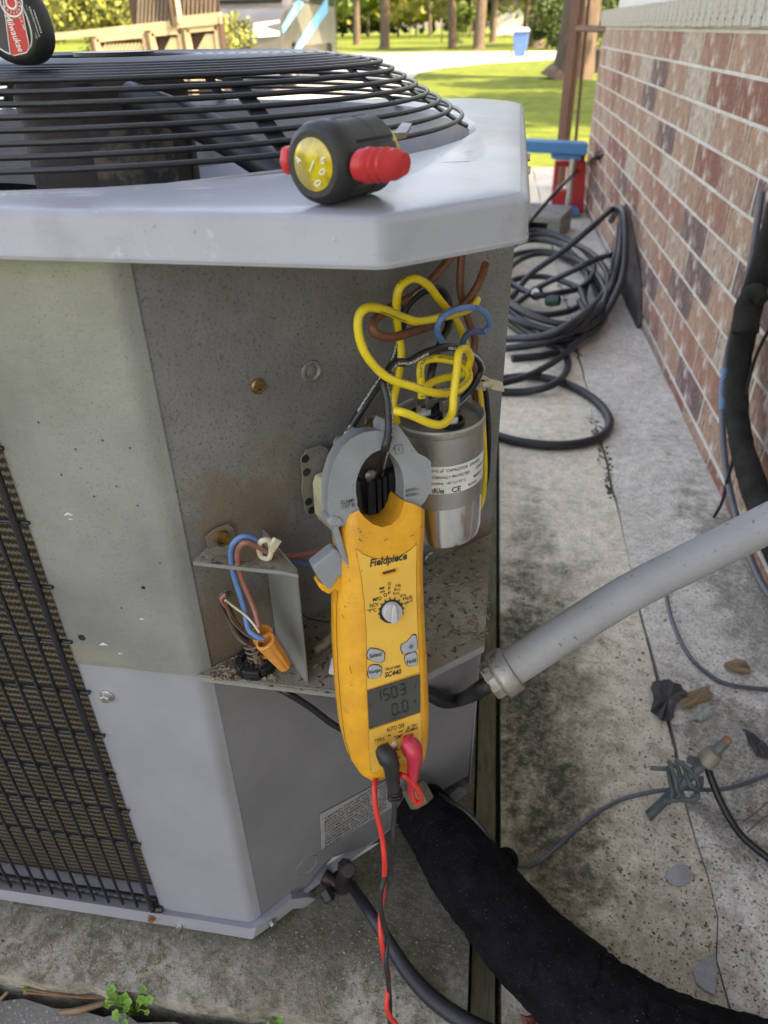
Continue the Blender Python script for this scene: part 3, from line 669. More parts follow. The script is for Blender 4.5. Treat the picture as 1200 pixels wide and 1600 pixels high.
for y0, y1, z0, z1 in ((0, .30, .0822, .112), (0, .30, .0, .0298)):
    prism('face_shell', [cbp(0, y0, z0), cbp(.39, y0, z0), cbp(.39, y1, z0), cbp(0, y1, z0)], (0, 0, z1-z0), 'block', cb, .004)
# leaning board
bd = prism('slate_board', [onX(u, v, .545) for u, v in ((976, 318), (988, 372), (998, 448), (997, 505), (983, 560), (966, 505), (958, 470), (962, 400))], (.010, 0, 0), 'board', None)
tag(bd, 'dark brown slate board leaning flat against the brick wall behind the hoses', 'board')

# ============================================================ THE CONDENSER UNIT
unit = thing('condenser_unit', 'grey outdoor air conditioner condenser with its corner cover removed and wiring exposed', 'air conditioner', (-.33, .75, 0))
AZ = lambda z: V((A.x, A.y, z))
def pl(s, t, z, o=A): p = o+UX*s+UY*t; return V((p.x, p.y, z))
# left light faces: one bent sheet each (face + rounded edge)
def bent(name, z0, z1, off, m, s0=-.107):
    prof = [A+UX*s0-UY*off]
    r = .006; ctr = A-UX*r*.41-UY*0+V((0, 0, 0))
    n1 = -UY; n2 = CN
    e1_ = A-UX*.006; e2_ = A+CH*.006
    for i in range(7):
        t = i/6; p = e1_*(1-t)**2 + A*2*t*(1-t) + e2_*t*t; nn = (n1*(1-t)+n2*t).normalized(); prof.append(p+nn*off)
    prof.append(A+CH*.012+CN*off)
    a = [V((p.x, p.y, z0)) for p in prof]; b = [V((p.x, p.y, z1)) for p in prof]
    return loft(name, [a, b], m, unit, caps=False, closed=False, sm=60)
up = bent('upper_corner_post', .4475, ZL+.015, .0018, 'galv')
lo = bent('lower_corner_post', .050, .452, .0004, 'paint')
for nm, z0, z1, o_, m in (('post_return', .4475, ZL, .0018, 'galv'), ('post_return', .050, .449, .0004, 'paint')):
    a = A+UX*-.107-UY*o_; prism(nm, [(a.x, a.y, z0), (a.x+UY.x*.014, a.y+UY.y*.014, z0), (a.x+UY.x*.014, a.y+UY.y*.014, z1), (a.x, a.y, z1)], UX*.0012, m, unit)
# dark diagonal wall above and below the shelf
prism('wiring_wall', [A+CH*.010+UPZ*.447, Rr+UPZ*.447, Rr+UPZ*(ZL+.015), A+CH*.010+UPZ*(ZL+.015)], CN*-.0015+V((0, 0, 0)), 'galv_shaded', unit)
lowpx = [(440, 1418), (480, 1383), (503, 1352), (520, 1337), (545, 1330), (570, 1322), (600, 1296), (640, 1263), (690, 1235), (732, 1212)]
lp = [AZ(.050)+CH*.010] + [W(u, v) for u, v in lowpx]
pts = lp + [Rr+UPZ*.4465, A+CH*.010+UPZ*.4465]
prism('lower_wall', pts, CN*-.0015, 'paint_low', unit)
# right side, back, left (out of view), inner black liner
R2 = Rr+UY*.44
prism('side_wall', [Rr+UPZ*.02, R2+UPZ*.02, R2+UPZ*(ZL+.01), Rr+UPZ*(ZL+.01)], UX*-.0015, 'paint', unit)
BL = pl(-.50, .66, 0); FL = pl(-.50, 0, 0)
prism('back_wall', [R2+UPZ*.02, BL+UPZ*.02, BL+UPZ*(ZL+.01), R2+UPZ*(ZL+.01)], UY*-.0015, 'paint', unit)
prism('left_post', [FL+UPZ*.02, FL+UX*.04+UPZ*.02, FL+UX*.04+UPZ*ZL, FL+UPZ*ZL], UY*.02, 'paint', unit)
prism('left_wall', [FL+UY*.02+UPZ*.02, BL+UPZ*.02, BL+UPZ*ZL, FL+UY*.02+UPZ*ZL], UX*.0015, 'paint', unit)
prism('inner_liner', [Rr-CN*.012+UPZ*.03, AZ(.03)-CN*.012-UX*.02, AZ(ZL-.12)-CN*.012-UX*.02, Rr-CN*.012+UPZ*(ZL-.12)], CN*-.002, 'rubber', unit)
# coil and its wire grille
cl = prism('coil', [pl(-.46, .022, .062), pl(-.085, .022, .062), pl(-.085, .022, ZL-.02), pl(-.46, .022, ZL-.02)], UY*.03, 'coil', unit)
def G(u, v, off=.006): return onP(u, v, A-UY*off, UY)
gz0, gz1 = .066, ZL-.01
gs = [(G(86, 1000)-A).dot(UX), (G(240, 1424)-A).dot(UX)]
sthick = sum(gs)/2; dpx = .0172
rg = random.Random(4)
base_s = sthick
for k in range(19):
    s = base_s - dpx*k if k else base_s
    t_ = -.006; r = .0028 if k == 0 else .0016
    o = tube('grille_wire', [pl(s, t_, gz0-.004*(k == 0)), pl(s+rg.uniform(-.0006, .0006), t_, .4), pl(s, t_, gz1)], r, 'blackpaint', unit, seg=8, n=2)
hz = [G(u, v).z for u, v in ((15, 705), (41, 821), (72, 921), (102, 1007), (128, 1086), (154, 1154), (173, 1215), (195, 1272), (220, 1325))]
hz += [hz[0]+.062, hz[0]+.12]
for i, z in enumerate(hz):
    tube('cross_wire', [pl(-.46, -.0028, z), pl(sthick+.008 + rg.uniform(0, .004), -.0028, z)], .0017, 'blackpaint', unit, seg=8, smooth=False)
tube('cross_wire', [pl(-.46, .002, .070), pl(sthick+.004, .002, .070)], .0042, 'blackpaint', unit, seg=8, smooth=False)
tube('wire_foot', [pl(sthick, -.006, .070), pl(sthick+.001, -.004, .062), pl(sthick+.010, -.002, .061)], .004, 'blackpaint', unit, seg=8)
# base pan: flat floor + upstanding lip that arches up at the service corner
def lipline(px, off): return [onP(u, v, A+CN*off, CN) for u, v in px]
top = [(400, 1449), (428, 1428), (456, 1405), (480, 1402), (532, 1411), (570, 1378), (612, 1347), (660, 1306), (700, 1262), (728, 1232)]
bot = [(396, 1466), (430, 1442), (458, 1420), (482, 1418), (533, 1434), (575, 1398), (618, 1366), (664, 1322), (704, 1274), (731, 1244)]
T_ = lipline(top, .010); B_ = lipline(bot, .010)
Ac = A+(CN-UY).normalized()*.0085
Lt = [pl(-.50, -.0070, .0590), pl(-.2, -.0070, .0590), pl(-.05, -.0070, .0590), V((Ac.x-.003, Ac.y, .0590))]
Lb = [pl(-.50, -.008, .0372), pl(-.2, -.008, .0372), pl(-.05, -.008, .0372), V((Ac.x-.003, Ac.y-.0006, .0372))]
ring_t = Lt+T_; ring_b = Lb+B_
def inn(p): return V((p.x, p.y, p.z)) + (V((-.33, .75, 0))-V((p.x, p.y, 0))).normalized()*.0022
loft('base_lip', [[inn(p) for p in ring_b], ring_b, ring_t, [inn(p)+V((0, 0, -.001)) for p in ring_t], [inn(inn(inn(inn(inn(p)))))+V((0, 0, -.004)) for p in ring_t]], 'paint', unit, caps=False, closed=False, sm=30)
prism('base_pan', [pl(-.5, -.0045, .046), pl(-.003, -.0045, .046), pl(.02, .012, .046), Rr-CN*.01+UPZ*.046, R2+UPZ*.046, BL+UPZ*.046], (0, 0, .003), 'paint_lid', unit)
# pan floor seen through the valve opening
prism('pan_floor', [W(455, 1425, -.001), W(533, 1430, .008), W(600, 1380, .008), W(600, 1315, -.002), W(520, 1340, -.012)], CN*-.0015, 'white', unit)
def bolt(u, v, off, m='zinc', r=.0045, nm='screw', n=None, base=None, hexh=.004):
    n = n or CN; p = onP(u, v, (base or A)+n*off, n)
    o = lathe(nm, [(r*1.45, 0), (r*1.45, .001), (r*.98, .0014), (r*.98, hexh), (r*.8, hexh+.0008), (0, hexh+.0008)], p, n, m, unit, 6 if m != 'brassx' else 16, sm=20)
    return o
for (u, v, m) in ((168, 1087, 'zinc'),):
    p = onP(u, v, A-UY*.0004, UY); 
    lathe('screw', [(.0066, 0), (.0066, .0012), (.0060, .002)], p, -UY, m, unit, 24); lathe('screw_head', [(.0045, .001), (.0045, .0048), (.0036, .0058), (0, .0058)], p, -UY, m, unit, 6, sm=20)
for u, v, m in ((237, 1434, 'rust'), (281, 1447, 'zinc')):
    p = onP(u, v, A-UY*.0078, UY); lathe('screw', [(.005, 0), (.005, .001), (.0036, .0014), (.0036, .004), (0, .004)], p, -UY, m, unit, 8, sm=20)
bolt(424, 1441, .011, 'zinc', .0036)
# rivet holes in upper post
for u, v, r in ((128, 996, .0032), (224, 918, .0016)):
    p = onP(u, v, A-UY*.0018, UY); lathe('screw_hole', [(r, 0), (r, .0003), (0, .0003)], p, -UY, 'ink', unit, 16)
# shelf at the bottom of the wiring corner
shp = [onZ(308, 1056, ZS)+UX*0, onZ(450, 1075, ZS), onZ(527, 1083, ZS), onZ(592, 1089, ZS), onZ(604, 1087, ZS), onZ(757, 1010, ZS), Rr+UPZ*ZS+CN*.001, A+CH*.004+UPZ*ZS+CN*.001]
shp = [V((p.x, p.y, ZS)) for p in shp]
prism('wiring_shelf', shp, (0, 0, -.0016), 'shelf', unit)
lipo = [shp[0], shp[3], shp[4], shp[5]]
lo_ = [p+V((0, 0, .0006)) for p in lipo]; 
loft('shelf_lip', [[p+V((0, -.0002, -.0062)) for p in lipo], lo_, [p+(V((-.02, .6, 0))-V((p.x, p.y, 0))).normalized()*.0016+V((0, 0, .0006)) for p in lipo]], 'galv', unit, caps=False, closed=False)
# lid -------------------------------------------------------------
P1 = onZ(598, 421, ZL); P2 = onZ(822, 379, ZL)
c = (P2-P1).dot(UX); dch = (P2-P1).dot(UY)
def Q(s, t, z=0): p = P1+UX*s+UY*t; return V((p.x, p.y, z))
s0, s1, t0, t1 = -.62-c, c, 0, .75
corners = [(0, 0), (c, dch), (c, t1-.03-dch*.3), (c-.035, t1), (-.62, t1), (s0, t1-dch), (s0, dch), (-.62, 0)]
corners = [(0, 0), (c, dch), (c, .655), (c-.05, .72), (-.62, .72), (-.62-c, .66), (-.62-c, dch), (-.62, 0)]
LC = Q(-.295, .365)                                  # centre of lid opening
out2 = []
k = len(corners)
for i in range(k):
    p0, p1, p2 = V((*corners[i-1], 0)), V((*corners[i], 0)), V((*corners[(i+1) % k], 0))
    r = .006 if i not in (2, 3) else .03
    a = p1+(p0-p1).normalized()*r; b = p1+(p2-p1).normalized()*r
    for j in range(7): t = j/6; out2.append(a*(1-t)**2+p1*2*t*(1-t)+b*t*t)
    nx = p2+(p1-p2).normalized()*(.006 if (i+1) % k not in (2, 3) else .03)
    for j in range(1, 8): out2.append(b.lerp(nx, j/8))
outl = [Q(p.x, p.y) for p in out2]
def off(pts, d, z):
    r = []; n = len(pts)
    for i in range(n):
        e = (pts[(i+1) % n]-pts[i-1]); nn = V((e.y, -e.x, 0)).normalized(); p = pts[i]+nn*d; r.append(V((p.x, p.y, z)))
    return r
def circ(rr, z): 
    o = []
    for p in outl:
        d = (p-LC); d.z = 0; d.normalize(); o.append(V((LC.x+d.x*rr, LC.y+d.y*rr, z)))
    return o
RO = .322
def shr(f_, z): return [V((p.x+(LC.x-p.x)*f_, p.y+(LC.y-p.y)*f_, z)) for p in outl]
lid = loft('lid', [off(outl, -.0022, ZL+.002), off(outl, -.0018, ZL), off(outl, .0012, ZL), off(outl, .0014, ZL+.002), off(outl, .0004, ZL+.0035), off(outl, .0004, ZT-.0042), shr(.0022, ZT-.0020), shr(.0070, ZT-.0006), shr(.0150, ZT),
      shr(.06, ZT+.0004), circ(RO+.012, ZT+.0012), circ(RO+.003, ZT+.0008), circ(RO-.003, ZT-.004), circ(RO-.008, ZT-.03), circ(RO-.018, ZT-.09), circ(RO-.02, ZT-.13)], 'paint_lid', unit, caps=False, sm=35)
# stiffening ribs pressed into the lid
for (u0, v0, u1, v1) in ((243, 292, 455, 266), (374, 294, 445, 283), (640, 247, 738, 240), (600, 262, 733, 255)):
    a, b = onZ(u0, v0, ZT-.0004), onZ(u1, v1, ZT-.0004)
    tube('pressed_rib', [a, a.lerp(b, .5), b], .0014, 'paint_lid', unit, seg=10, n=2, flat=.8)
for k in (0, 1):
    p = Q(c, .16+.02*0) ; p = onP(821.5, 246+20*k, P2, UX); lathe('hinge_screw', [(.0038, 0), (.0038, .001), (.0028, .0014), (.0028, .0036), (0, .0036)], p, UX, 'zinc', unit, 6, sm=20)
# fan guard --------------------------------------------------------
GC = V((-.35, .757, 0))
fg = link('fan_guard', lathe_mesh([(.036, 0), (.036, .003), (0, .0035)], frame((GC.x, GC.y, .872), (0, 0, 1)), 32), 'blackpaint', unit, smooth=35)
rz_ = []
for i in range(24):
    r = .3225-.0108*i if i < 8 else .3225-.0108*7-.0105*(i-7)
    z = .8215+.0062*i if i < 7 else (.8645 if i == 7 else min(.8705, .8645+.0012*(i-7)))
    if r < .045: break
    rz_.append((r, z))
    P = [V((GC.x+r*math.cos(2*math.pi*j/96), GC.y+r*math.sin(2*math.pi*j/96), z)) for j in range(96)]
    tube('guard_ring', P, .0019, 'blackpaint', fg, seg=8, smooth=False, closed=True)
for a in (-47, -3, 44, 92, 140, 188, 236, 270):
    d = V((math.cos(R_(a)), math.sin(R_(a)), 0)); sdv = V((-d.y, d.x, 0))*.0062
    pr = [(.329, .8165), (.3225, .8192)] + [(r, z-.0024) for r, z in rz_[1:]] + [(.02, .8695)]
    prt = [GC+d*r+UPZ*z for r, z in pr]
    loft('guard_rib', [[p-sdv for p in prt], [p+sdv for p in prt], [p+sdv-UPZ*.0025 for p in prt], [p-sdv-UPZ*.0025 for p in prt], [p-sdv for p in prt]], 'blackpaint', fg, caps=False, closed=False)
# motor under the guard ----------------------------------------------
mc = V((-.368, .757, 0))
mo = lathe('fan_motor', [(.0, .70), (.079, .70), (.079, .846), (.074, .854), (.03, .857), (0, .857)], mc, (0, 0, 1), 'motor', unit, 48)
th = [R_(a) for a in range(-78, -18, 4)]
loft('motor_label', [[V((mc.x+.0795*math.cos(a), mc.y+.0795*math.sin(a), z)) for a in th] for z in (.765, .823)], 'plate', mo, caps=False, closed=False, sm=60)
prism('motor_bracket', [onP(292, 205, mc-UY*.0, UY), onP(300, 205, mc, UY), onP(306, 300, mc, UY), onP(296, 300, mc, UY)], (0, -.004, 0), 'motor', unit)
p0, p1 = onP(205, 152, mc-UY*.07, UY), onP(455, 280, mc-UY*.16, UY)
tube('motor_lead_tube', [p0, p0.lerp(p1, .5)+UPZ*.006, p1], .0125, 'blackpaint', unit, seg=14)
for i in range(3):
    a0 = R_(120*i+25); ins = []; oute = []
    for j in range(9):
        f_ = j/8; r = .06+.235*f_; wd = .06+.05*f_
        d = V((math.cos(a0+.35*f_), math.sin(a0+.35*f_), 0)); t = V((-d.y, d.x, 0))
        ins.append(mc+d*r-t*wd+UPZ*(.735-.012)); oute.append(mc+d*r+t*wd+UPZ*(.735+.028))
    loft('fan_blade', [ins, oute], 'fanblade', unit, caps=False, closed=False, sm=60)
# spec label on the lower wall ----------------------------------------
q = [W(500, 1272, .0012), W(612, 1213, .0012), W(612, 1262, .0012), W(502, 1327, .0012)]
splab = prism('spec_label', q, CN*.0004, mat('grey_label', (.33, .325, .315), (.29, .285, .275), 60, .5), unit)
rt = random.Random(3)
words = ['RATED VOLTAGE 208/230', 'MINIMUM CIRCUIT AMPS', 'PERMISSIBLE VOLTAGE AT UNIT', 'SUITABLE FOR OUTDOOR USE', 'COMPRESSOR  R.L.A.  L.R.A.', 'FAN MOTOR  VOLTS  PH  HZ', 'DESIGN PRESSURE HI  LO', 'FACTORY CHARGE LBS OZ', 'MAX FUSE OR CKT BRKR', 'TESTED FOR LEAKAGE PSIG']
hL = (q[0]-q[3]); wL = (q[2]-q[3])
for i, s in enumerate(words):
    p = q[3]+hL*(.08+.088*i)+wL*.48+CN*.0008
    lettering('lettering', s, p, CH, UPZ, wL.length*.86, hL.length*.052, 'ink', splab, bold=.02)
fk = frame(W(480, 1352, .0001), CN); tube('embossed_knockout', [fk @ V((.0142*math.cos(i*math.pi/16), .0142*math.sin(i*math.pi/16), 0)) for i in range(32)], .0006, 'paint_low', unit, seg=8, smooth=False, closed=True)
# screw and dimples on the wiring wall ---------------------------------
lathe('wall_dimple', [(.0088, .0), (.0082, .0012), (.0066, .0016), (.0045, .0002), (.0022, .0012), (0, .0014)], W(487, 580, 0), CN, 'galv_shaded', unit, 28)
p = W(403, 603, 0)
lathe('brass_screw', [(.0058, 0), (.0058, .0012), (.0046, .0022), (.0044, .0032), (.0024, .0032), (.0022, .0012), (0, .0012)], p, CN, 'brass', unit, 16, sm=20)
lathe('wall_dimple', [(.007, 0), (.0062, .0015), (.004, .002), (0, .0012)], W(672, 872, .002), CN, 'zinc', unit, 20)
# low voltage bracket: flange, tab, partition ---------------------------
pb = onZ(480, 1069, ZS); pin = onZ(432, 1000, ZS)
zf = onP(467, 896, pb, CH).z
def Zf(u, v): p = onZ(u, v, zf); return p
fl = [Zf(301, 877), Zf(380, 886), Zf(440, 892), Zf(465, 897), Zf(462, 889), Zf(446, 876), Zf(424, 862), Zf(411, 858), Zf(404, 868), Zf(394, 875), Zf(380, 877), Zf(366, 873), Zf(359, 865), Zf(359, 852), Zf(352, 838), Zf(322, 856)]
prism('low_voltage_flange', fl, (0, 0, -.0014), 'shelf', unit)
prism('flange_lip', [Zf(301, 877), Zf(380, 886), Zf(440, 892), Zf(465, 897), Zf(465, 897)-UPZ*.003, Zf(440, 892)-UPZ*.003, Zf(380, 886)-UPZ*.003, Zf(301, 877)-UPZ*.003], CN*.0008, 'galv', unit)
tbp = [W(u, v, .003) for u, v in ((325, 862), (321, 838), (334, 826), (356, 817), (364, 824), (368, 846))]
prism('bracket_tab', tbp, CN*.0014, 'galv_shaded', unit, .0004)
p = W(346, 840, .0046); lathe('brass_screw', [(.0062, 0), (.0058, .003), (.0044, .003), (.0040, .001), (0, .001)], p, CN, 'brass', unit, 20, sm=30)
pt_o = V((pb.x, pb.y, zf)); pt_i = V((pin.x, pin.y, zf))
prism('partition_plate', [pb, pin, pt_i, pt_o], CH*.0014, 'galv', unit)
# brown corner debris on shelf ------------------------------------------
rd = random.Random(8)
vs = []; fs = []
for i in range(900):
    f_ = rd.random(); 
    if rd.random() < .5: p = onZ(rd.uniform(330, 430), rd.uniform(1020, 1062), ZS+.001)
    elif rd.random() < .6: p = onZ(rd.uniform(655, 765), rd.uniform(850, 1000), ZS+.001)
    else: p = onZ(rd.uniform(490, 640), rd.uniform(900, 1060), ZS+.001)
    rel = p-A; 
    if rel.dot(CN) < .004: continue
    s = rd.uniform(.0006, .0022); k = len(vs); a_ = rd.uniform(0, 6.28)
    d1 = V((math.cos(a_), math.sin(a_), rd.uniform(-.2, .3)))*s*rd.choice((1, 1, 3)); d2 = V((-math.sin(a_), math.cos(a_), rd.uniform(-.3, .6)))*s*.6
    vs += [p-d1, p+d2+UPZ*s*.7, p+d1, p-d2]; fs.append((k, k+1, k+2, k+3))
me = bpy.data.meshes.new('debris'); me.from_pydata([tuple(v) for v in vs], [], fs); me.update()
M['crumb'] = mat('crumbly_debris', (.17, .11, .065), (.30, .25, .18), 300, .95)
o = link('debris', me, 'crumb', unit); o['kind'] = 'stuff'
# contactor ----------------------------------------------------------------
bp = [(469, 716), (478, 702), (500, 695), (512, 700), (512, 800), (497, 808), (484, 808), (476, 798), (474, 780), (470, 765), (472, 745)]
cp_ = prism('contactor_plate', [W(u, v, .010) for u, v in bp], CN*.0014, 'galv_shaded', unit, .0004)
for u, v in ((477, 717), (479, 738), (482, 784), (487, 797)): 
    lathe('plate_hole', [(.0034, 0), (.0034, .0003), (.002, .0004), (0, .0004)], W(u, v, .0115), CN, 'ink', cp_, 16)
cbx = []
def slab(nm, px, o0_, o1_, m, par, bv=.001):
    a = [W(u, v, o0_) for u, v in px]; b = [W(u, v, o0_)+CN*(o1_-o0_) for u, v in px]
    o = loft(nm, [a, b], m, par); bev(o, bv); return o
ct = slab('contactor_body', [(520, 712), (606, 640), (626, 760), (596, 800), (530, 800)], .012, .045, 'contact_brown', unit)
slab('contactor_top', [(517, 705), (562, 672), (600, 668), (606, 690), (560, 712), (528, 722)], .020, .052, 'contact_brown', ct)
for i in range(4): slab('contactor_fin', [(560+i*9, 740-i*4), (566+i*9, 737-i*4), (568+i*9, 792-i*2), (562+i*9, 795-i*2)], .045, .062, 'rubber', ct, .0004)
slab('contactor_face', [(548, 745), (610, 722), (614, 790), (555, 800)], .045, .056, 'rubber', ct)
slab('contactor_coil', [(491, 740), (510, 733), (514, 806), (498, 813), (490, 800), (487, 754)], .014, .038, 'coilbeige', ct, .002)
slab('coil_winding', [(505, 720), (514, 716), (514, 738), (506, 740)], .014, .034, 'w_brown', ct)
for u, v in ((548, 676), (529, 690), (578, 742), (588, 760)): lathe('terminal_screw', [(.0045, 0), (.0045, .002), (.003, .003), (0, .003)], W(u, v, .056), CN, 'zinc', ct, 14)
p = W(547, 676, .05); tube('terminal_sleeve', [p, W(545, 684, .05)], .0042, 'white', ct, seg=10, smooth=False)
prism('terminal_bracket', [W(u, v, .03) for u, v in ((570, 652), (600, 645), (602, 668), (572, 676))], CN*.0012, 'galv', ct, .0003)
lathe('brass_screw', [(.0042, 0), (.004, .002), (.0026, .002), (0, .001)], W(576, 660, .0315), CN, 'brass', ct, 14)

# ============================================================ CAPACITOR AND WIRES
ctop = atD(685, 646, .542); cax = V((-.035, .01, 1)).normalized(); CR = .0338; CHt = .104
cap = thing('capacitor', 'round metal run capacitor hanging by its coloured wires in the open wiring corner', 'capacitor', ctop-cax*CHt)
def cp(r, z, a=0): return ctop - cax*z
CM = frame(ctop-cax*CHt, cax, (0, -1, 0))
lathe('lower_can', [(0, 0), (CR*.82, .001), (CR*.95, .004), (CR*.985, .010), (CR*.985, .040)], ctop-cax*CHt, cax, 'can', cap, 64, xdir=(0, -1, 0))
lathe('upper_sleeve', [(CR*.986, .0395), (CR, .040), (CR, CHt-.006), (CR*1.0, CHt-.005)], ctop-cax*CHt, cax, 'can_grey', cap, 64, xdir=(0, -1, 0))
lathe('rolled_rim', [(CR*.99, CHt-.006), (CR*1.03, CHt-.004), (CR*1.03, CHt-.0005), (CR*.995, CHt+.0008), (CR*.955, CHt-.001), (CR*.945, CHt-.005), (CR*.6, CHt-.0045), (0, CHt-.0035)], ctop-cax*CHt, cax, 'can_top', cap, 64, xdir=(0, -1, 0))
def cyl(a, z, r=CR+.0004): return CM @ V((r*math.cos(a), r*math.sin(a), z))
def cang(u, v):
    # angle on the can seen at a pixel
    d = ray(u, v); best = None
    for i in range(720):
        a = i*math.pi/360; p = cyl(a, .063); q = p-CAM; e = (q.cross(d).length/d.length)
        nrm = (p-(ctop-cax*.04)); nrm -= cax*nrm.dot(cax)
        if nrm.dot(d) > 0: continue
        if best is None or e < best[0]: best = (e, a)
    return best[1]
a1 = cang(669, 735); a2 = cang(752, 715)
if a2 < a1-math.pi: a2 += 2*math.pi
if a2 > a1+math.pi: a2 -= 2*math.pi
zL0, zL1 = .0545, .0775
n = 24
lab = loft('paper_label', [[cyl(a1+(a2-a1)*i/n, z, CR+.00025) for i in range(n+1)] for z in (zL0, zL1)], 'white', cap, caps=False, closed=False, sm=60)
def cl_text(s, fa, fz, wf, hf, bold=0.0):
    ac = a1+(a2-a1)*fa; zc = zL0+(zL1-zL0)*fz; sg = 1 if a2 > a1 else -1
    lettering('lettering', s, None, None, None, wf*abs(a2-a1)*CR, hf*(zL1-zL0), 'ink', lab, bold=bold, fn=lambda x, y: cyl(ac+sg*x/CR, zc+y, CR+.0006))
cl_text('45+5 uF  CAPACITOR  370/440V', .40, .86, .72, .11, .01)
cl_text('INTERNALLY PROTECTED', .30, .62, .52, .10, .01); cl_text('10000AFC', .78, .62, .2, .10, .01)
cl_text('50/60Hz  -40\u00b0C/+70\u00b0C', .27, .40, .46, .10); cl_text('MADE IN', .72, .36, .17, .10, .02)
cl_text('cRUus', .14, .13, .15, .20, .03); cl_text('CE', .37, .13, .12, .20, .02); cl_text('ROHS', .62, .14, .15, .10)
# terminals: black cups, blades and spade connectors
for (u, v, nb, h) in ((662, 650, 2, .014), (698, 642, 2, .012), (704, 662, 2, .012)):
    pc = onP(u, v, ctop-cax*.004, cax)
    lathe('terminal_cup', [(.0105, 0), (.0105, .0035), (.0095, .004), (.009, .0015), (0, .0015)], pc, cax, 'rubber', cap, 24)
    lathe('terminal_insulator', [(.0055, 0), (.0055, .0025), (0, .003)], pc+cax*.0015, cax, 'white', cap, 20)
    for k in range(nb):
        o_ = CH*(.004*(k*2-1)) + CN*.001*(k*2-1)
        a_ = pc+o_+cax*.003
        box('blade_terminal', None, (.0042, .0010, .010), 'zinc', cap, mx=frame(a_+cax*.005, cax, CH))
        box('spade_connector', None, (.0062, .0028, .010), 'zinc' if k else 'steel', cap, .0006, mx=frame(a_+cax*.012, cax, CH))

WR = .0029
def wire(name, px, m, label, r=WR, cat='wire', dep=None, **kw):
    """px: (u, v, distance in front of the wiring wall)"""
    o = tube(name, [W(u, v, d) for u, v, d in px], r, m, None, seg=12, n=8, **kw)
    return tag(o, label, cat)
wire('yellow_wire', [(620, 660, .06), (614, 633, .062), (621, 595, .055), (627, 551, .048), (622, 519, .046), (619, 484, .048), (624, 450, .05), (646, 435, .05), (668, 445, .048), (684, 465, .044), (697, 481, .040), (712, 499, .036), (724, 525, .030), (730, 548, .026)], 'w_yellow', 'yellow wire making the tall narrow loop above the clamp')
wire('yellow_wire', [(746, 468, .03), (740, 478, .036), (725, 487, .043), (693, 495, .054), (655, 502, .060), (630, 496, .064), (598, 483, .070), (573, 481, .072), (560, 497, .072), (562, 529, .074), (576, 560, .078), (605, 589, .084), (643, 603, .090), (681, 614, .093), (712, 611, .090), (731, 595, .084), (730, 577, .078), (716, 566, .074), (687, 560, .070), (664, 563, .068), (657, 576, .068), (658, 600, .070), (659, 622, .072)], 'w_yellow', 'longest yellow wire swinging wide to the left and round above the capacitor')
wire('yellow_wire', [(664, 606, .074), (676, 597, .072), (693, 591, .07), (719, 585, .068), (731, 575, .066), (733, 565, .062)], 'w_yellow', 'short yellow wire lying inside the loop above the capacitor')
wire('yellow_wire', [(617, 642, .102), (628, 644, .106), (643, 649, .108), (674, 662, .112), (693, 662, .112), (706, 646, .108), (709, 614, .104), (714, 576, .100), (717, 551, .096), (727, 545, .090), (735, 557, .084), (731, 572, .080)], 'w_yellow', 'printed yellow wire drooping across the capacitor rim', WR*.93)
wire('yellow_wire', [(748, 590, .03), (751, 620, .028), (756, 680, .025), (758, 740, .022), (754, 782, .018), (744, 803, .012), (735, 812, .004)], 'w_yellow', 'yellow wire running straight down behind the capacitor', .0022)
wire('black_wire', [(752, 590, .022), (760, 620, .02), (764, 680, .018), (762, 740, .014), (753, 778, .010), (745, 790, .003)], 'w_black', 'thin black wire running down beside the capacitor at the cabinet edge', .0022)
wire('brown_wire', [(722, 385, .02), (708, 398, .02), (674, 437, .026), (646, 462, .03), (605, 484, .04), (584, 503, .05), (587, 521, .054), (611, 527, .054), (643, 519, .05), (674, 508, .044), (703, 491, .034), (725, 475, .028), (744, 450, .026), (755, 425, .03), (758, 413, .034)], 'w_brown', 'brown wire curling left under the yellow loops and up again', .0031)
wire('brown_wire', [(722, 388, .012), (719, 443, .014), (723, 472, .016), (734, 507, .018), (742, 532, .018), (738, 570, .02), (742, 602, .02), (743, 640, .016), (742, 680, .012)], 'w_brown', 'brown wire dropping straight down from under the lid', .0031)
wire('blue_wire', [(693, 538, .056), (683, 518, .058), (690, 497, .060), (712, 484, .060), (741, 481, .056), (760, 491, .05), (765, 508, .046), (757, 518, .042)], 'w_blue', 'blue wire arched over the bundle below the lid', .0024)
wire('blue_wire', [(757, 518, .042), (736, 519, .040), (725, 530, .038), (722, 545, .036)], 'w_dblue', 'dark blue wire bent down beneath the lighter blue arch', .0024)
wire('black_wire', [(547, 678, .048), (551, 664, .05), (567, 637, .052), (592, 599, .05), (616, 562, .046), (629, 507, .036), (636, 478, .034), (660, 456, .032), (685, 450, .032), (700, 470, .034), (701, 507, .04), (690, 532, .05), (681, 557, .058), (674, 583, .064), (674, 602, .066), (676, 622, .068)], 'w_black', 'black wire from the contactor up behind the yellow loops')
wire('black_wire', [(594, 738, .066), (597, 722, .084), (602, 700, .094), (608, 672, .092), (606, 628, .084), (600, 600, .078), (606, 582, .074), (618, 567, .072), (638, 566, .072), (662, 553, .074), (693, 543, .076), (719, 545, .074), (744, 557, .066), (752, 577, .06), (740, 602, .06), (724, 622, .064), (708, 636, .07)], 'w_black', 'black wire with white print passing through the meter clamp')
zt_ = thing('cable_tie', 'cream nylon cable tie round the wires at the cabinet edge', 'cable tie', W(760, 600, .024))
tube('loop', [W(744, 592, .040), W(756, 590, .036), W(764, 598, .026), W(760, 607, .02), (W(746, 606, .03)), W(742, 598, .04)], .0018, 'nylon', zt_, seg=8, closed=True)
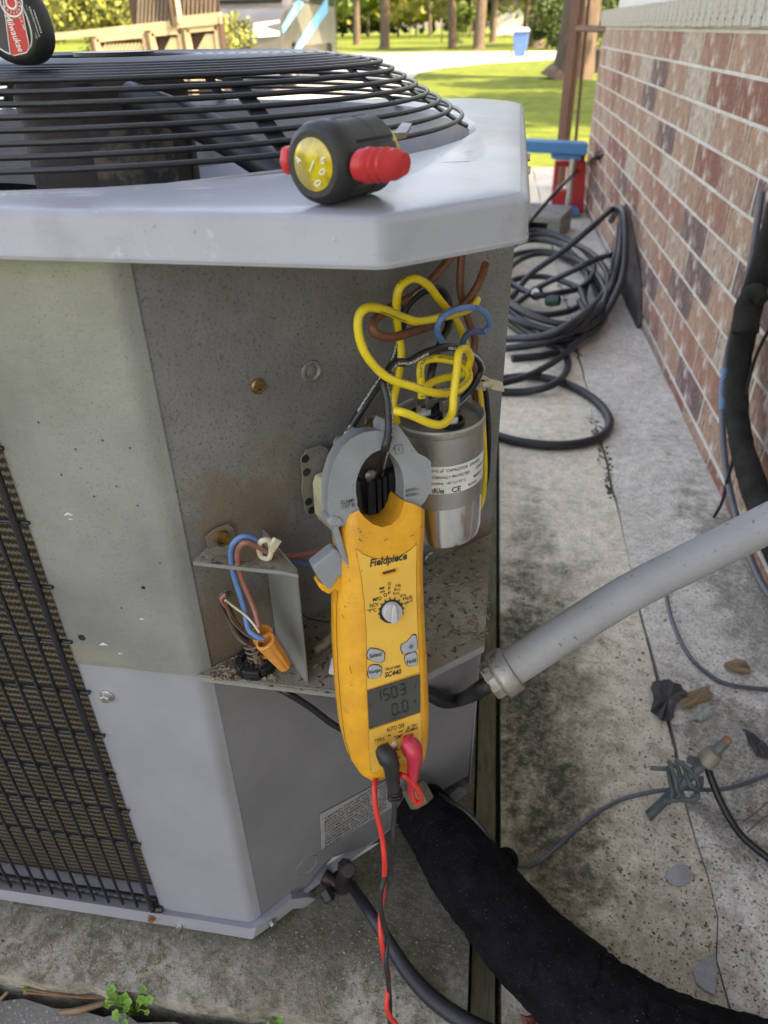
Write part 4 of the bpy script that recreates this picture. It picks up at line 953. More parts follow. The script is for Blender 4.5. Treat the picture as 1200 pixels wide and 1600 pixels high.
bev(prism('head', [W(757, 589, .030), W(779, 594, .030), W(782, 610, .030), (W(760, 606, .030))], CN*.006, 'nylon', zt_), .0015)
tube('tail', [W(750, 602, .036), W(764, 600, .034), W(776, 600, .032)], .003, 'nylon', zt_, seg=8)
# low voltage pair -------------------------------------------------------
wire('blue_wire', [(495, 884, .030), (470, 880, .030), (440, 872, .034), (415, 860, .040), (398, 843, .042), (380, 838, .040), (364, 850, .034), (361, 870, .030), (366, 900, .030), (375, 930, .032), (382, 955, .036), (388, 982, .044), (400, 994, .050), (412, 999, .054)], 'w_blue', 'blue wire dropping through the flange notch to the orange wire nuts', .0021)
wire('brown_wire', [(560, 812, .035), (548, 838, .036), (520, 853, .036), (490, 863, .036), (455, 869, .038), (425, 865, .042), (400, 853, .044), (383, 848, .044), (373, 858, .038), (372, 880, .034), (378, 905, .032), (388, 930, .034), (398, 955, .040), (404, 980, .048)], 'w_rose', 'rose brown wire crossing from the contactor to the flange notch', .0021)
t2 = thing('cable_tie', 'white nylon tie holding the blue and brown wires on the flange', 'cable tie', W(420, 855, .04))
tube('loop', [W(408, 846, .046), W(420, 845, .048), W(424, 860, .046), W(420, 872, .044), (W(409, 870, .038)), W(405, 858, .038)], .0022, 'nylon', t2, seg=8, closed=True)
bev(prism('tail', [W(418, 850, .048), W(427, 838, .05), W(438, 843, .05), W(425, 862, .048)], CN*.003, 'nylon', t2), .0008)
def nut(a, b, label):
    d = (b-a); L = d.length; d.normalize(); seg = 24; prof = [(.0075, 0), (.0082, .001), (.0080, .004), (.0070, L*.5), (.0056, L*.92), (.0048, L), (0, L)]
    me = lathe_mesh([(0, .006), (.0055, .006), (.0062, 0)]+prof, frame(a, d), 24)
    for i, v in enumerate(me.vertices):
        j = i % 24; ring = i//24
        if ring > 4 and j % 3 == 0:
            ax = a+d*((v.co-a).dot(d)); v.co = ax+(v.co-ax)*.88
    o = link('wire_nut', me, 'orange', None, smooth=30); tag(o, label, 'wire nut')
nut(W(414, 1001, .056), W(446, 1042, .062), 'orange wire nut pointing down, the lower of the pair')
nut(W(409, 985, .046), W(414, 1024, .048), 'orange wire nut behind and above the other, mouth up')
# muddy bundle and black grommet
gb = onZ(400, 1040, ZS)
gr = thing('cable_grommet', 'black split plastic grommet in the shelf below the wire nuts', 'grommet', gb)
for i in range(6):
    a0 = math.pi/3*i+.06; a1_ = a0+math.pi/3-.12; pts = []
    for j in range(5): a = a0+(a1_-a0)*j/4; pts.append(gb+V((math.cos(a)*.0165, math.sin(a)*.0165, .0005)))
    for j in range(5): a = a1_+(a0-a1_)*j/4; pts.append(gb+V((math.cos(a)*.0105, math.sin(a)*.0105, .0005)))
    bev(prism('segment', pts, (0, 0, .008), 'rubber', gr), .001)
lathe('flange', [(.0175, 0), (.0175, .002), (.012, .0025), (.0115, .0005), (0, .0005)], gb, (0, 0, 1), 'rubber', gr, 32)
bt = [(404, 1034, .052), (398, 1012, .046), (386, 1004, .038), (372, 990, .030), (362, 968, .026), (352, 945, .024), (349, 934, .026), (358, 928, .030)]
rw = random.Random(12)
mud = [('w_muddy', 'grey mud coated wire'), ('w_brown', 'brown wire'), ('w_muddy', 'dusty wire'), ('w_rose', 'rose wire'), ('w_black', 'black wire'), ('w_muddy', 'pale dusty wire')]
for i, (m_, nm) in enumerate(mud):
    a = 2*math.pi*i/6
    pts = [(u+4.5*math.cos(a+j*.9), v+3*math.sin(a+j*.9), d+.003*math.sin(a+j*.9)) for j, (u, v, d) in enumerate(bt)]
    if i == 1: pts = pts[:5]+[(378, 985, .03)]
    o = tube('bundle_wire', [W(*p) for p in pts], .0017, m_, None, seg=8, n=5)
    tag(o, nm+' twisted in the muddy bundle rising from the black grommet', 'wire', 'muddy twisted bundle behind the flange')
for k, (z_, rr) in enumerate(((1006, .0075), (1014, .0072), (1022, .007))):
    c_ = W(397+k*2, z_, .047); ax = (W(404, 1034, .052)-W(390, 1002, .044)).normalized(); fm = frame(c_, ax)
    o = tube('bundle_wrap', [fm @ V((rr*math.cos(i*math.pi/8), rr*math.sin(i*math.pi/8), .0008*math.sin(i))) for i in range(16)], .0011, 'w_muddy', None, seg=6, n=2, closed=True)
    tag(o, ('top', 'middle', 'lowest')[k]+' dusty string turn wrapped round the bundle above the grommet', 'wire', 'wrapping turns on the muddy bundle')
wire('yellow_wire', [(352, 938, .034), (368, 950, .036), (384, 962, .040), (396, 975, .046), (405, 988, .050)], 'nylon', 'thin tan wire from the muddy bundle into the wire nut', .0009)
wire('brown_wire', [(352, 942, .036), (362, 962, .034), (376, 978, .034), (390, 985, .036)], 'w_brown', 'thin red brown wire at the back of the muddy bundle', .0010)
wire('grey_wire', [(354, 950, .030), (364, 972, .036), (385, 992, .044), (402, 999, .05)], 'w_muddy', 'thin pale wire joining the bundle to the lower wire nut', .0010)
# things lying on the shelf
o = tube('wire_stub', [onZ(492, 1016, ZS+.006), onZ(508, 1004, ZS+.010), onZ(527, 985, ZS+.016)], .0042, 'shelf', None, seg=10); tag(o, 'dusty grey cable stub lying on the shelf left of the meter', 'cable')
o = tube('wire_stub', [onZ(520, 1052, ZS+.004), onZ(524, 1030, ZS+.008)], .0036, 'white', None, seg=10); tag(o, 'short white cable end standing on the shelf edge by the meter', 'cable')
o = tube('black_cable', [W(432, 1074, .000), W(450, 1083, .012), W(485, 1105, .02), W(530, 1137, .03), W(580, 1150, .035), W(640, 1120, .03), W(664, 1094, .006)], .0032, 'w_black', None, seg=12); tag(o, 'black cable drooping from under the shelf and behind the meter', 'cable')
o = wire('black_wire', [(468, 955, .002), (480, 965, .008), (500, 970, .012), (520, 972, .014)], 'w_black', 'very thin black wire on the wall left of the meter', .0006)

# ============================================================ CONDUIT
cd = thing('conduit', 'grey rigid conduit with corroded lock nut leaning from the wall to the cabinet', 'conduit', atD(780, 1058, .66))
ca, cb_, cm2, cc = atD(792, 1048, .67), atD(967, 936, .658), atD(1107, 864, .645), atD(1240, 798, .63)
d_ = (ca-cb_).normalized()
tube('pipe', [ca, cb_, cm2, cc, cc+(cc-cm2).normalized()*.05], .0172, 'conduit', cd, seg=32, n=8)
lathe('coupling_nut', [(.0150, -.002), (.0212, -.001), (.0222, .002), (.0222, .012), (.0208, .014), (.0165, .0145)], ca-d_*.004, d_, 'zincgrey', cd, 24, sm=25)
lathe('lock_ring', [(.017, .013), (.0185, .0155), (.0190, .0215), (.0178, .024), (.0125, .0245)], ca-d_*.004, d_, 'zincgrey', cd, 10, sm=25)
rs = ca-d_*.0045; lathe('rusty_edge', [(.0165, 0), (.0186, .0015), (.0200, .0035), (.0175, .0038)], rs-d_*.002, d_, 'rust', cd, 24)
e = W(668, 1083, .004)
tube('whip_cable', [ca+d_*.012, ca+d_*.03-UPZ*.002, W(722, 1092, .02), W(694, 1096, .012), e, W(650, 1076, -.004)], .0078, 'rubber', cd, seg=16)

# ============================================================ SERVICE VALVE, PIPES
sv = thing('service_valve', 'tarnished copper service valve with capped stem in the cabinet foot', 'valve', W(535, 1400, .02))
vc = W(542, 1357, .035)
vd = (CAM-vc).normalized(); vd = (vd*.6+CN*.4+UPZ*.1).normalized()
lathe('valve_cap', [(.0, -.012), (.0085, -.012), (.0092, -.004), (.0092, .006), (.0078, .0085), (0, .009)], vc, vd, 'copper', sv, 8, sm=20)
tube('valve_body', [vc-vd*.004, W(538, 1375, .022), W(532, 1395, .014), W(520, 1418, .012)], [.008, .010, .010, .0075], 'copper', sv, seg=14, wob=.08)
tube('valve_port', [W(505, 1368, -.002), W(520, 1378, .008), W(538, 1386, .018)], .0085, 'copper', sv, seg=12)
lathe('port_cap', [(0, -.006), (.0075, -.006), (.0078, .006), (.006, .008), (0, .008)], W(511, 1398, .018), (CN-UPZ*.6).normalized(), 'rubber', sv, 6, sm=20)
tube('liquid_line', [W(538, 1372, .02), W(552, 1388, .034), onZ(582, 1432, .075), onZ(612, 1480, .058), onZ(640, 1522, .048), onZ(678, 1562, .044), onZ(735, 1600, .042), onZ(850, 1650, .03)], [.0062, .0062, .0066, .0072, .0082, .0088, .009, .009], 'hose', sv, seg=16)
bf = onP(653, 1242, A+CN*.02, CN)
lathe('brass_flare_nut', [(0, -.012), (.014, -.012), (.0155, -.008), (.0155, .010), (.013, .012), (0, .012)], bf, (CN*.8-UPZ*.6).normalized(), mat('tan_fitting', (.20, .17, .11), (.13, .11, .07), 50, .7, bump=.4), sv, 6, sm=20)
path = [(655, 1258, .075), (688, 1300, .078), (732, 1362, .080), (792, 1440, .074), (872, 1520, .064), (970, 1592, .056), (1085, 1652, .052), (1260, 1712, .052)]
sl_ = tube('insulated_line', [onZ(*p) for p in path], [.034, .040, .0435, .046, .048, .049, .050, .050], 'foam', None, seg=120, n=36)
from mathutils import noise as mnoise
nrm_ = [v.normal.copy() for v in sl_.data.vertices]
for i_v, v in enumerate(sl_.data.vertices):
    nn = nrm_[i_v]; q = v.co; d = .0030*mnoise.noise(q*14)+.0012*mnoise.noise(q*80)+.0010*mnoise.noise(q*210)
    cr = abs(mnoise.noise(q*13+V((3, 1, 7)))); d -= .004*max(0, 1-cr/.035)*(mnoise.noise(q*9) > .05)
    v.co = q+nn*d
tag(sl_, 'thick black foam insulated suction line curving over the pad to the lower right', 'pipe')
# line set and cables on the wall
vp = [(1225, 300), (1196, 400), (1172, 480), (1156, 560), (1152, 640), (1160, 700), (1178, 760), (1205, 830), (1235, 900)]
o = tube('insulated_pipe', [onX(u, v, .515) for u, v in vp], [.021, .021, .023, .022, .021, .022, .024, .025, .025], 'foam_old', None, seg=20, wob=.10); tag(o, 'weathered black insulated pipe coming down the brick wall at the right edge', 'pipe')
o = tube('inner_pipe_turn', [onX(1192, 470, .50), onX(1180, 460, .49), onX(1168, 480, .485), onX(1164, 520, .485)], [.012, .020, .022, .024], 'foam_old', None, seg=16, wob=.06); tag(o, 'split end of older foam sleeve wrapped round the wall pipe', 'pipe sleeve'); o.name = 'foam_sleeve'
gc_ = thing('grey_cable', 'grey cable taped blue hanging beside the insulated wall pipe', 'cable', onX(1130, 640, .53))
tube('cable', [onX(u, v, .53) for u, v in ((1190, 300), (1172, 420), (1150, 500), (1136, 560), (1129, 640), (1133, 720), (1146, 790), (1168, 860), (1195, 920), (1230, 960))], .0070, 'w_grey', gc_, seg=12)
tube('tape_wrap', [onX(u, v, .53) for u, v in ((1134, 575), (1130, 608), (1129, 640))], .0082, 'bluetape', gc_, seg=12)
o = tube('thin_black_cable', [onX(u, v, .525) for u, v in ((1210, 500), (1180, 560), (1160, 640), (1146, 716), (1136, 752), (1128, 785), (1108, 820))], .0035, 'w_black', None, seg=8); tag(o, 'thin black cable crossing the grey cable above the conduit', 'cable')

# thin wires on the ground
def gw(name, pts, r, m, label, **kw):
    o = tube(name, [onZ(u, v, z) for u, v, z in pts], r, m, None, seg=10, **kw); return tag(o, label, 'cable')
gw('ground_cable', [(1040, 925, .004), (1046, 955, .004), (1058, 990, .004), (1078, 1026, .005), (1105, 1052, .006), (1140, 1070, .005), (1210, 1078, .004)], .0033, 'w_grey', 'thin grey cable curving on the footing below the conduit')
gw('ground_cable', [(792, 1345, .062), (815, 1354, .03), (845, 1345, .006), (890, 1305, .004), (930, 1272, .004), (970, 1250, .006), (1015, 1238, .018), (1045, 1234, .03), (1075, 1232, .04), (1105, 1234, .03), (1145, 1230, .012), (1215, 1206, .006)], .0030, 'w_grey', 'grey ground wire running from the cabinet foot through the clamp')
gw('black_cable', [(676, 1236, .095), (700, 1250, .118), (724, 1264, .125), (752, 1292, .118), (774, 1324, .098), (788, 1342, .07)], .0026, 'w_black', 'short black wire lying along the top of the thick foam pipe')
o = lathe('foam_plug', [(0, -.013), (.010, -.012), (.0145, -.005), (.0145, .006), (.009, .013), (0, .0135)], onZ(791, 1344, .062), (ray(791, 1344)*-1).normalized(), 'foam', None, 20); tag(o, 'black foam lump where the thin wire leaves the thick pipe', 'foam plug')
gw('pale_cable', [(1075, 1262, .01), (1105, 1270, .008), (1140, 1277, .005), (1215, 1279, .004)], .0026, mat('pale_cord', (.28, .28, .29), (.2, .2, .2), 60, .6), 'pale thin wire on the footing right of the ground rod clamp')
gw('black_cable', [(1104, 1196, .075), (1112, 1218, .06), (1125, 1250, .045), (1142, 1282, .03), (1165, 1312, .015), (1215, 1352, .008)], .0050, 'w_black', 'black cable bending down from the ground rod to the right edge', )
rod = thing('ground_rod', 'green tarnished ground rod with rusty tip and wire clamps leaning over the joint', 'ground rod', onZ(1018, 1268, .01))
ra, rb_ = onZ(1014, 1274, .004), onZ(1133, 1160, .115)
tube('rod', [ra, ra.lerp(rb_, .55), rb_], .0066, 'verdigris', rod, seg=14, wob=.05, n=4)
dr = (rb_-ra).normalized()
lathe('rusty_tip', [(.0, -.002), (.0058, 0), (.006, .008), (.004, .010), (0, .010)], rb_-dr*.002, dr, 'rust', rod, 12)
cm_ = ra.lerp(rb_, .80)
lathe('acorn_clamp', [(.008, -.012), (.0125, -.010), (.0135, 0), (.012, .010), (.008, .013)], cm_, dr, mat('tan_clamp', (.28, .24, .18), (.18, .16, .12), 60, .6, metal=.3), rod, 14)
lathe('clamp_bolt', [(0, -.006), (.006, -.006), (.006, .012), (0, .012)], cm_-dr*.01+V((-.012, -.004, .006)), (-.8, -.3, .5), 'verdigris', rod, 6)
rc = random.Random(6)
for i, q_ in enumerate(([(1016, 1200, .05), (1040, 1201, .055), (1056, 1196, .06), (1062, 1215, .06), (1052, 1232, .05)],
                        [(1046, 1190, .07), (1054, 1215, .07), (1060, 1240, .05), (1080, 1252, .04), (1086, 1250, .04)],
                        [(1056, 1188, .07), (1072, 1198, .075), (1088, 1215, .07), (1090, 1236, .05), (1078, 1252, .04)],
                        [(1038, 1252, .04), (1060, 1250, .045), (1088, 1248, .045), (1090, 1240, .05)],
                        [(1044, 1200, .06), (1050, 1240, .05), (1044, 1256, .035)],
                        [(1066, 1190, .07), (1078, 1225, .065), (1094, 1232, .05), (1096, 1214, .05)])):
    tube('clamp_wire', [onZ(*p) for p in q_], .0031, 'verdigris', rod, seg=8, wob=.08)

# ============================================================ HOSES
def loop(cx_, cy_, rx, ry, z, seed, r=.011, tilt=0, n=14):
    q = random.Random(seed); return [V((cx_+rx*math.cos(2*math.pi*i/n)*(1+q.uniform(-.05, .05)), cy_+ry*math.sin(2*math.pi*i/n)*(1+q.uniform(-.05, .05)), z+tilt*math.cos(2*math.pi*i/n)+q.uniform(0, .01))) for i in range(n)]
hc = onZ(850, 440, .01)
hose = thing('hose_coil', 'dark rubber hose coiled loosely on the walkway against the brick wall', 'hose', (hc.x, hc.y, 0))
cc0 = V((.245, 2.85, 0))
for i, (dx, dy, rx, ry_, z) in enumerate(((0, .1, .20, .62, .012), (.01, .05, .215, .55, .034), (-.01, .28, .18, .56, .034), (.02, -.02, .19, .50, .056), (0, .38, .20, .50, .056), (-.03, -.18, .16, .30, .056), (.01, .12, .215, .60, .078))):
    tube('coil_turn', loop(cc0.x+dx, cc0.y+dy, rx, ry_, z, 50+i), .0115, 'hose', hose, seg=10, n=5, closed=True)
def hw(nm, px, r, m='hose', n=8): return tube(nm, px, r, m, hose, seg=10, n=n)
hx = [( .50, 975, 326)]
hw('upper_turn', [onZ(800, 465, .03), onZ(830, 428, .10), onY(880, 392, 2.9), onY(930, 350, 2.95), onX(958, 326, .50), onX(974, 330, .51), onX(978, 370, .51), onX(975, 420, .50), onX(962, 462, .46), onZ(938, 500, .05), onZ(895, 540, .02), onZ(850, 555, .012), onZ(800, 560, .012)], .0115)
hw('upper_turn', [onZ(790, 545, .02), onZ(850, 535, .05), onZ(905, 510, .09), onX(950, 460, .45), onX(968, 400, .50), onX(972, 345, .52), onX(964, 330, .52), onX(955, 345, .53)], .0125)
hw('upper_turn', [onZ(790, 530, .02), onZ(850, 525, .07), onZ(905, 497, .12), onX(945, 455, .46), onX(962, 400, .50), onX(968, 350, .525)], .0125)
hw('upper_turn', [onX(956, 398, .52), onX(948, 400, .50), onY(925, 408, 2.7), onY(880, 430, 2.7), onZ(840, 450, .08), onZ(800, 480, .03)], .011)
hw('lower_turn', [onZ(780, 592, .012), onZ(830, 588, .014), onZ(880, 598, .014), onZ(925, 622, .013), onZ(950, 650, .013), onZ(948, 674, .013), onZ(920, 690, .013), onZ(870, 696, .013), onZ(810, 690, .013), onZ(760, 676, .013)], .0118)
hw('lower_turn', [onZ(770, 612, .012), onZ(820, 612, .013), onZ(862, 602, .03), onZ(884, 582, .03), onZ(886, 560, .02), onZ(868, 535, .02), onZ(845, 520, .03)], .0112)
hw('lower_turn', [onZ(780, 600, .034), onZ(830, 585, .036), onZ(880, 555, .036), onZ(912, 520, .05), onZ(915, 490, .07), onZ(905, 470, .08)], .0105)
nz_ = onZ(838, 458, .06)
lathe('hose_coupling', [(.010, -.03), (.022, -.028), (.026, -.01), (.026, .02), (.018, .032), (.008, .034)], nz_, (-.2, -1, .4), 'rubber', hose, 16)
lathe('coupling_ring', [(.008, .034), (.014, .034), (.014, .037), (.008, .037)], nz_, (-.2, -1, .4), 'zinc', hose, 16)
lathe('green_spigot', [(.0, -.02), (.018, -.02), (.022, 0), (.018, .03), (0, .035)], onZ(862, 470, .05), (1, -.5, .2), mat('dark_green_plastic', (.015, .06, .035), (.02, .04, .03), 30, .5), hose, 12)
bc = tube('black_lead', [onZ(815, 362, .06), onY(842, 330, 3.7), onY(880, 288, 3.6), onX(908, 262, .53), onX(932, 245, .545), onX(944, 241, .562)], .009, 'w_black', None, seg=10); tag(bc, 'black cable sagging from the brick wall down behind the unit', 'cable')
pg = lathe('wall_plug', [(.02, -.01), (.02, .012), (.012, .018), (0, .018)], onX(936, 243, .555), (-1, -.2, 0), 'rubber', None, 14); tag(pg, 'black plug where the cable enters the brick wall', 'plug')

# ============================================================ LEAVES, STONES, WEEDS, NEEDLES
def dleaf(px, m, label, h=.008):
    rr = random.Random(len(px)*7+int(px[0][0])); px2 = []
    for i in range(len(px)):
        (a0, b0), (a1_, b1_) = px[i], px[(i+1) % len(px)]; px2 += [(a0, b0), ((a0+a1_)/2+rr.uniform(-4, 4), (b0+b1_)/2+rr.uniform(-4, 4))]
    pts = [onZ(u, v, .003) for u, v in px2]; c_ = sum(pts, V())/len(pts)
    vs = [c_+UPZ*h]+[c_+(p-c_)*rr.uniform(.8, 1.08)+UPZ*rr.uniform(0, h*.7) for p in pts]; mid = [c_.lerp(p, .55)+UPZ*rr.uniform(0, h*.5) for p in vs[1:]]
    n_ = len(pts); V_ = [c_+UPZ*h*.15]+mid+vs[1:]; fs = [(0, 1+i, 1+(i+1) % n_) for i in range(n_)]+[(1+i, 1+n_+i, 1+n_+(i+1) % n_, 1+(i+1) % n_) for i in range(n_)]
    o = link('dead_leaf', mesh(V_, fs), m, None); s_ = o.modifiers.new('s', 'SOLIDIFY'); s_.thickness = .0006; tag(o, label, 'leaf'); return o
dleaf([(1018, 1078), (1028, 1064), (1046, 1062), (1062, 1072), (1074, 1080), (1070, 1094), (1056, 1104), (1052, 1122), (1036, 1130), (1022, 1118), (1016, 1100)], 'deadleaf', 'large dark curled leaf on the joint below the conduit', .010)
dleaf([(1062, 1090), (1085, 1078), (1108, 1074), (1122, 1084), (1104, 1096), (1080, 1108), (1056, 1106)], 'tanleaf', 'tan torn leaf touching the large dark leaf')
dleaf([(1084, 1112), (1100, 1100), (1118, 1104), (1112, 1118), (1096, 1128), (1080, 1126)], mat('pale_leaf', (.30, .33, .27), (.24, .26, .2), 60, .8), 'pale grey green leaf below the tan one', .006)
dleaf([(1156, 1136), (1176, 1148), (1196, 1164), (1216, 1190), (1200, 1188), (1180, 1182), (1166, 1164)], 'deadleaf', 'dark pointed leaf at the right edge above the ground rod')
dleaf([(1130, 1034), (1150, 1030), (1172, 1042), (1176, 1052), (1150, 1052), (1134, 1046)], 'tanleaf', 'pale crumpled leaf at the foot of the brick wall')
dleaf([(812, 1590), (835, 1584), (850, 1600), (840, 1620), (815, 1615)], mat('red_leaf', (.22, .05, .04), (.15, .04, .04), 40, .7), 'dark red leaf at the bottom edge beside the thick pipe', .012)
0 and dleaf([(1140, 1215), (1180, 1205), (1215, 1215), (1210, 1240), (1170, 1236)], 'deadleaf', 'dark flat leaf right of the black cord at the right edge', .006)
def patch(px, label):
    pts = [onZ(u, v, .0015) for u, v in px]; o = prism('mortar_patch', pts, (0, 0, .0022), 'patchg', None, .0008); tag(o, label, 'mortar patch')
patch([(1042, 1362), (1056, 1352), (1074, 1353), (1080, 1366), (1078, 1380), (1062, 1386), (1048, 1382), (1040, 1374)], 'grey mortar patch on the walkway left of the joint, upper one')
patch([(1082, 1516), (1096, 1502), (1112, 1494), (1119, 1500), (1119, 1530), (1116, 1556), (1100, 1548), (1086, 1536)], 'grey mortar patch beside the crack, lower one')
def weed(u, v, n, hgt, sz, label, seed, spread=.02, z0=.004):
    b = onZ(u, v, z0); r = random.Random(seed); t = thing('weed', label, 'weed', b); vs = []; fs = []; 
    for i in range(n):
        a = r.uniform(0, 6.28); e = b+V((math.cos(a)*spread*r.random()**.5, math.sin(a)*spread*r.random()**.5, hgt*r.uniform(.4, 1)))
        tube('stem', [b+V((0, 0, -.01)), b.lerp(e, .5)+V((0, 0, hgt*.15)), e], .0007, 'weed', t, seg=5, n=2)
        k = len(vs); L = sz*r.uniform(.6, 1.2); nn = V((r.gauss(0, .5), r.gauss(-.4, .5), 1)).normalized(); x_ = nn.orthogonal().normalized(); y_ = nn.cross(x_)
        ring = [e+x_*math.cos(q_)*L*(1 if j % 2 else .78)+y_*math.sin(q_)*L*(1 if j % 2 else .78)+nn*.0008*(j % 2) for j, q_ in enumerate([2*math.pi*j/10 for j in range(10)])]
        lm = link('leaf', mesh([e-nn*.001]+ring, [(0, 1+j, 1+(j+1) % 10) for j in range(10)]), 'weed', t)
weed(210, 1580, 26, .035, .0052, 'bright green leafy weed in the gap below the pad, larger one', 1, .026)
weed(430, 1590, 16, .022, .0052, 'small green weed in the gap below the foot of the cabinet', 2, .016)
weed(60, 1535, 10, .012, .0035, 'tiny green weed at the left end of the pad edge gap', 3, .018)
weed(92, 1542, 7, .010, .003, 'tiny sprout in the pad edge gap right of the leftmost weed', 4, .012)
vs = []; fs = []; r = random.Random(77)
for y in [2.3+.05*i for i in range(16)] + [1.45+.03*i for i in range(14)]:
    for k_ in range(9):
        b = V((.321+r.uniform(-.012, .012), y+r.uniform(-.03, .03), .0)); a = r.uniform(0, 6.28); L = r.uniform(.004, .012); k = len(vs)
        d1 = V((math.cos(a), math.sin(a), .4))*L; d2 = V((-math.sin(a), math.cos(a), .3))*L*.5
        vs += [b, b+d1*.5+d2, b+d1, b+d1*.5-d2]; fs.append((k, k+1, k+2, k+3))
me = bpy.data.meshes.new('joint_moss'); me.from_pydata([tuple(v) for v in vs], [], fs); me.update()
o = link('joint_moss', me, mat('joint_moss', (.06, .10, .03), (.04, .06, .02), 60, .8)); o['kind'] = 'stuff'; o['label'] = 'tiny moss and weeds growing along the walkway joint'
def needle(px, label, r_=.0011, m='needle', z=.016):
    o = tube('pine_needle', [onZ(u, v, z+.002*(i % 2)) for i, (u, v) in enumerate(px)], r_, m, None, seg=6, n=4); tag(o, label, 'pine needle')
needle([(30, 1545), (90, 1553), (140, 1557), (186, 1556)], 'long brown pine needle in the gap below the pad')
needle([(40, 1551), (100, 1556), (160, 1560), (184, 1553)], 'brown pine needle lying against the longest one')
needle([(95, 1582), (125, 1578), (162, 1567)], 'short pale bark strip on the lower slab', .0030, 'tanleaf')
needle([(0, 1562), (12, 1550)], 'short tan stick at the left edge of the lower slab', .0018, 'tanleaf')
needle([(1160, 1285), (1182, 1268), (1203, 1250)], 'rusty pine needle at the right edge beside the black cord', .0010, z=.006)
needle([(1168, 1300), (1190, 1280), (1208, 1270)], 'lower rusty pine needle at the right edge', .0010, z=.006)

# ============================================================ CLAMP METER
MU = V((math.sin(R_(64.3)), math.cos(R_(64.3)), 0)).normalized()
MT = V((-.0583, .426, .6727)); MB = V((-.0601, .3397, .4237))
MV = (MT-MB); MV = (MV-MU*MV.dot(MU)).normalized(); MN = MU.cross(MV).normalized()
if MN.dot(CAM-MT) < 0: MN = -MN
def Mp(u, v, n=0.): return onP(u, v, MB+MN*n, MN)
def Mq(u, v, n=0.): return Mp(u, v, 0)+MN*n          # same place on the face, pushed n along the normal
meter = thing('clamp_meter', 'yellow and grey digital clamp meter clamped round the black wire', 'clamp meter', MB)
# matched outlines: face edge / widest silhouette
fr = [(600, 1209), (586, 1212), (579, 1205), (577, 1180), (575, 1140), (573, 1090), (572, 1040), (571, 990), (569, 945), (566, 905), (561, 865), (553, 825), (553, 808), (560, 797),
      (570, 809), (582, 819), (597, 824), (612, 820), (623, 809), (629, 796), (632, 784), (645, 787), (657, 793), (656, 830), (654, 865), (654, 900), (656, 950), (658, 1000), (660, 1060), (662, 1110), (661, 1150), (657, 1175), (646, 1193), (624, 1203)]
sd_ = [(600, 1212), (580, 1217), (562, 1207), (549, 1187), (539, 1150), (533, 1100), (529, 1045), (527, 995), (527, 950), (529, 910), (530, 870), (529, 835), (531, 815), (536, 803),
       None, None, None, None, None, None, None, None, (661, 795), (660, 832), (658, 866), (658, 900), (660, 950), (663, 1000), (666, 1060), (668, 1110), (667, 1150), (662, 1180), (650, 1200), (626, 1210)]
def ringm(n, fa, shrink=0):
    out = []
    for a, b in zip(fr, sd_):
        pf = Mq(a[0], a[1], n)
        if b is None: out.append(pf)
        else:
            pb_ = Mp(b[0], b[1], -.012); pb_ = pb_+MN*(n+.012); out.append(pf.lerp(pb_, fa))
    if shrink:
        c_ = sum(out, V())/len(out); out = [c_+(p-c_)*shrink for p in out]
    return out
body = loft('body', [ringm(-.0340, .80, .94), ringm(-.0335, .9, .975), ringm(-.031, 1.0), ringm(-.0215, 1.02), ringm(-.0205, 1.0), ringm(-.012, 1.0), ringm(-.006, .86), ringm(-.0025, .52), ringm(-.0006, .16), ringm(0, 0)], 'yellow', meter, sm=50)
# recessed face label and its thin outline groove
lab_px = [(556, 857), (566, 865), (582, 872), (602, 874), (622, 870), (638, 861), (651, 850), (650, 885), (650, 930), (653, 990), (655, 1050), (573, 1077), (573, 1030), (572, 985), (569, 940), (564, 900)]
prism('face_plate', [Mq(u, v, .0002) for u, v in lab_px], MN*.0004, 'yellow_label', meter)
tube('face_groove', [Mq(u, v, .0004) for u, v in lab_px], .00026, mat('groove_brown', (.22, .10, .01), None, rough=.8), meter, seg=5, smooth=False, closed=True)
low_px = [(576, 1141), (616, 1127), (656, 1113), (659, 1150), (656, 1165), (648, 1184), (626, 1195), (600, 1202), (580, 1207), (577, 1180)]
prism('lower_face_plate', [Mq(u, v, .0002) for u, v in low_px], MN*.0004, 'yellow_label', meter)
tube('face_groove', [Mq(u, v, .0004) for u, v in low_px], .00022, bpy.data.materials['groove_brown'], meter, seg=5, smooth=False, closed=True)
for (u0, v0, u1, v1) in ((560, 842, 566, 846), (600, 845, 606, 841), (640, 838, 647, 835), (534, 960, 538, 967), (546, 1040, 549, 1052), (600, 985, 604, 990)):
    tube('scuff_mark', [Mq(u0, v0, .0003), Mq(u1, v1, .0003)], .00028, bpy.data.materials['groove_brown'], meter, seg=4, smooth=False)
# side seam
tube('side_seam', [ringm(-.013, 1.012)[i] for i in range(3, 13)], .00025, bpy.data.materials['groove_brown'], meter, seg=5, n=3)
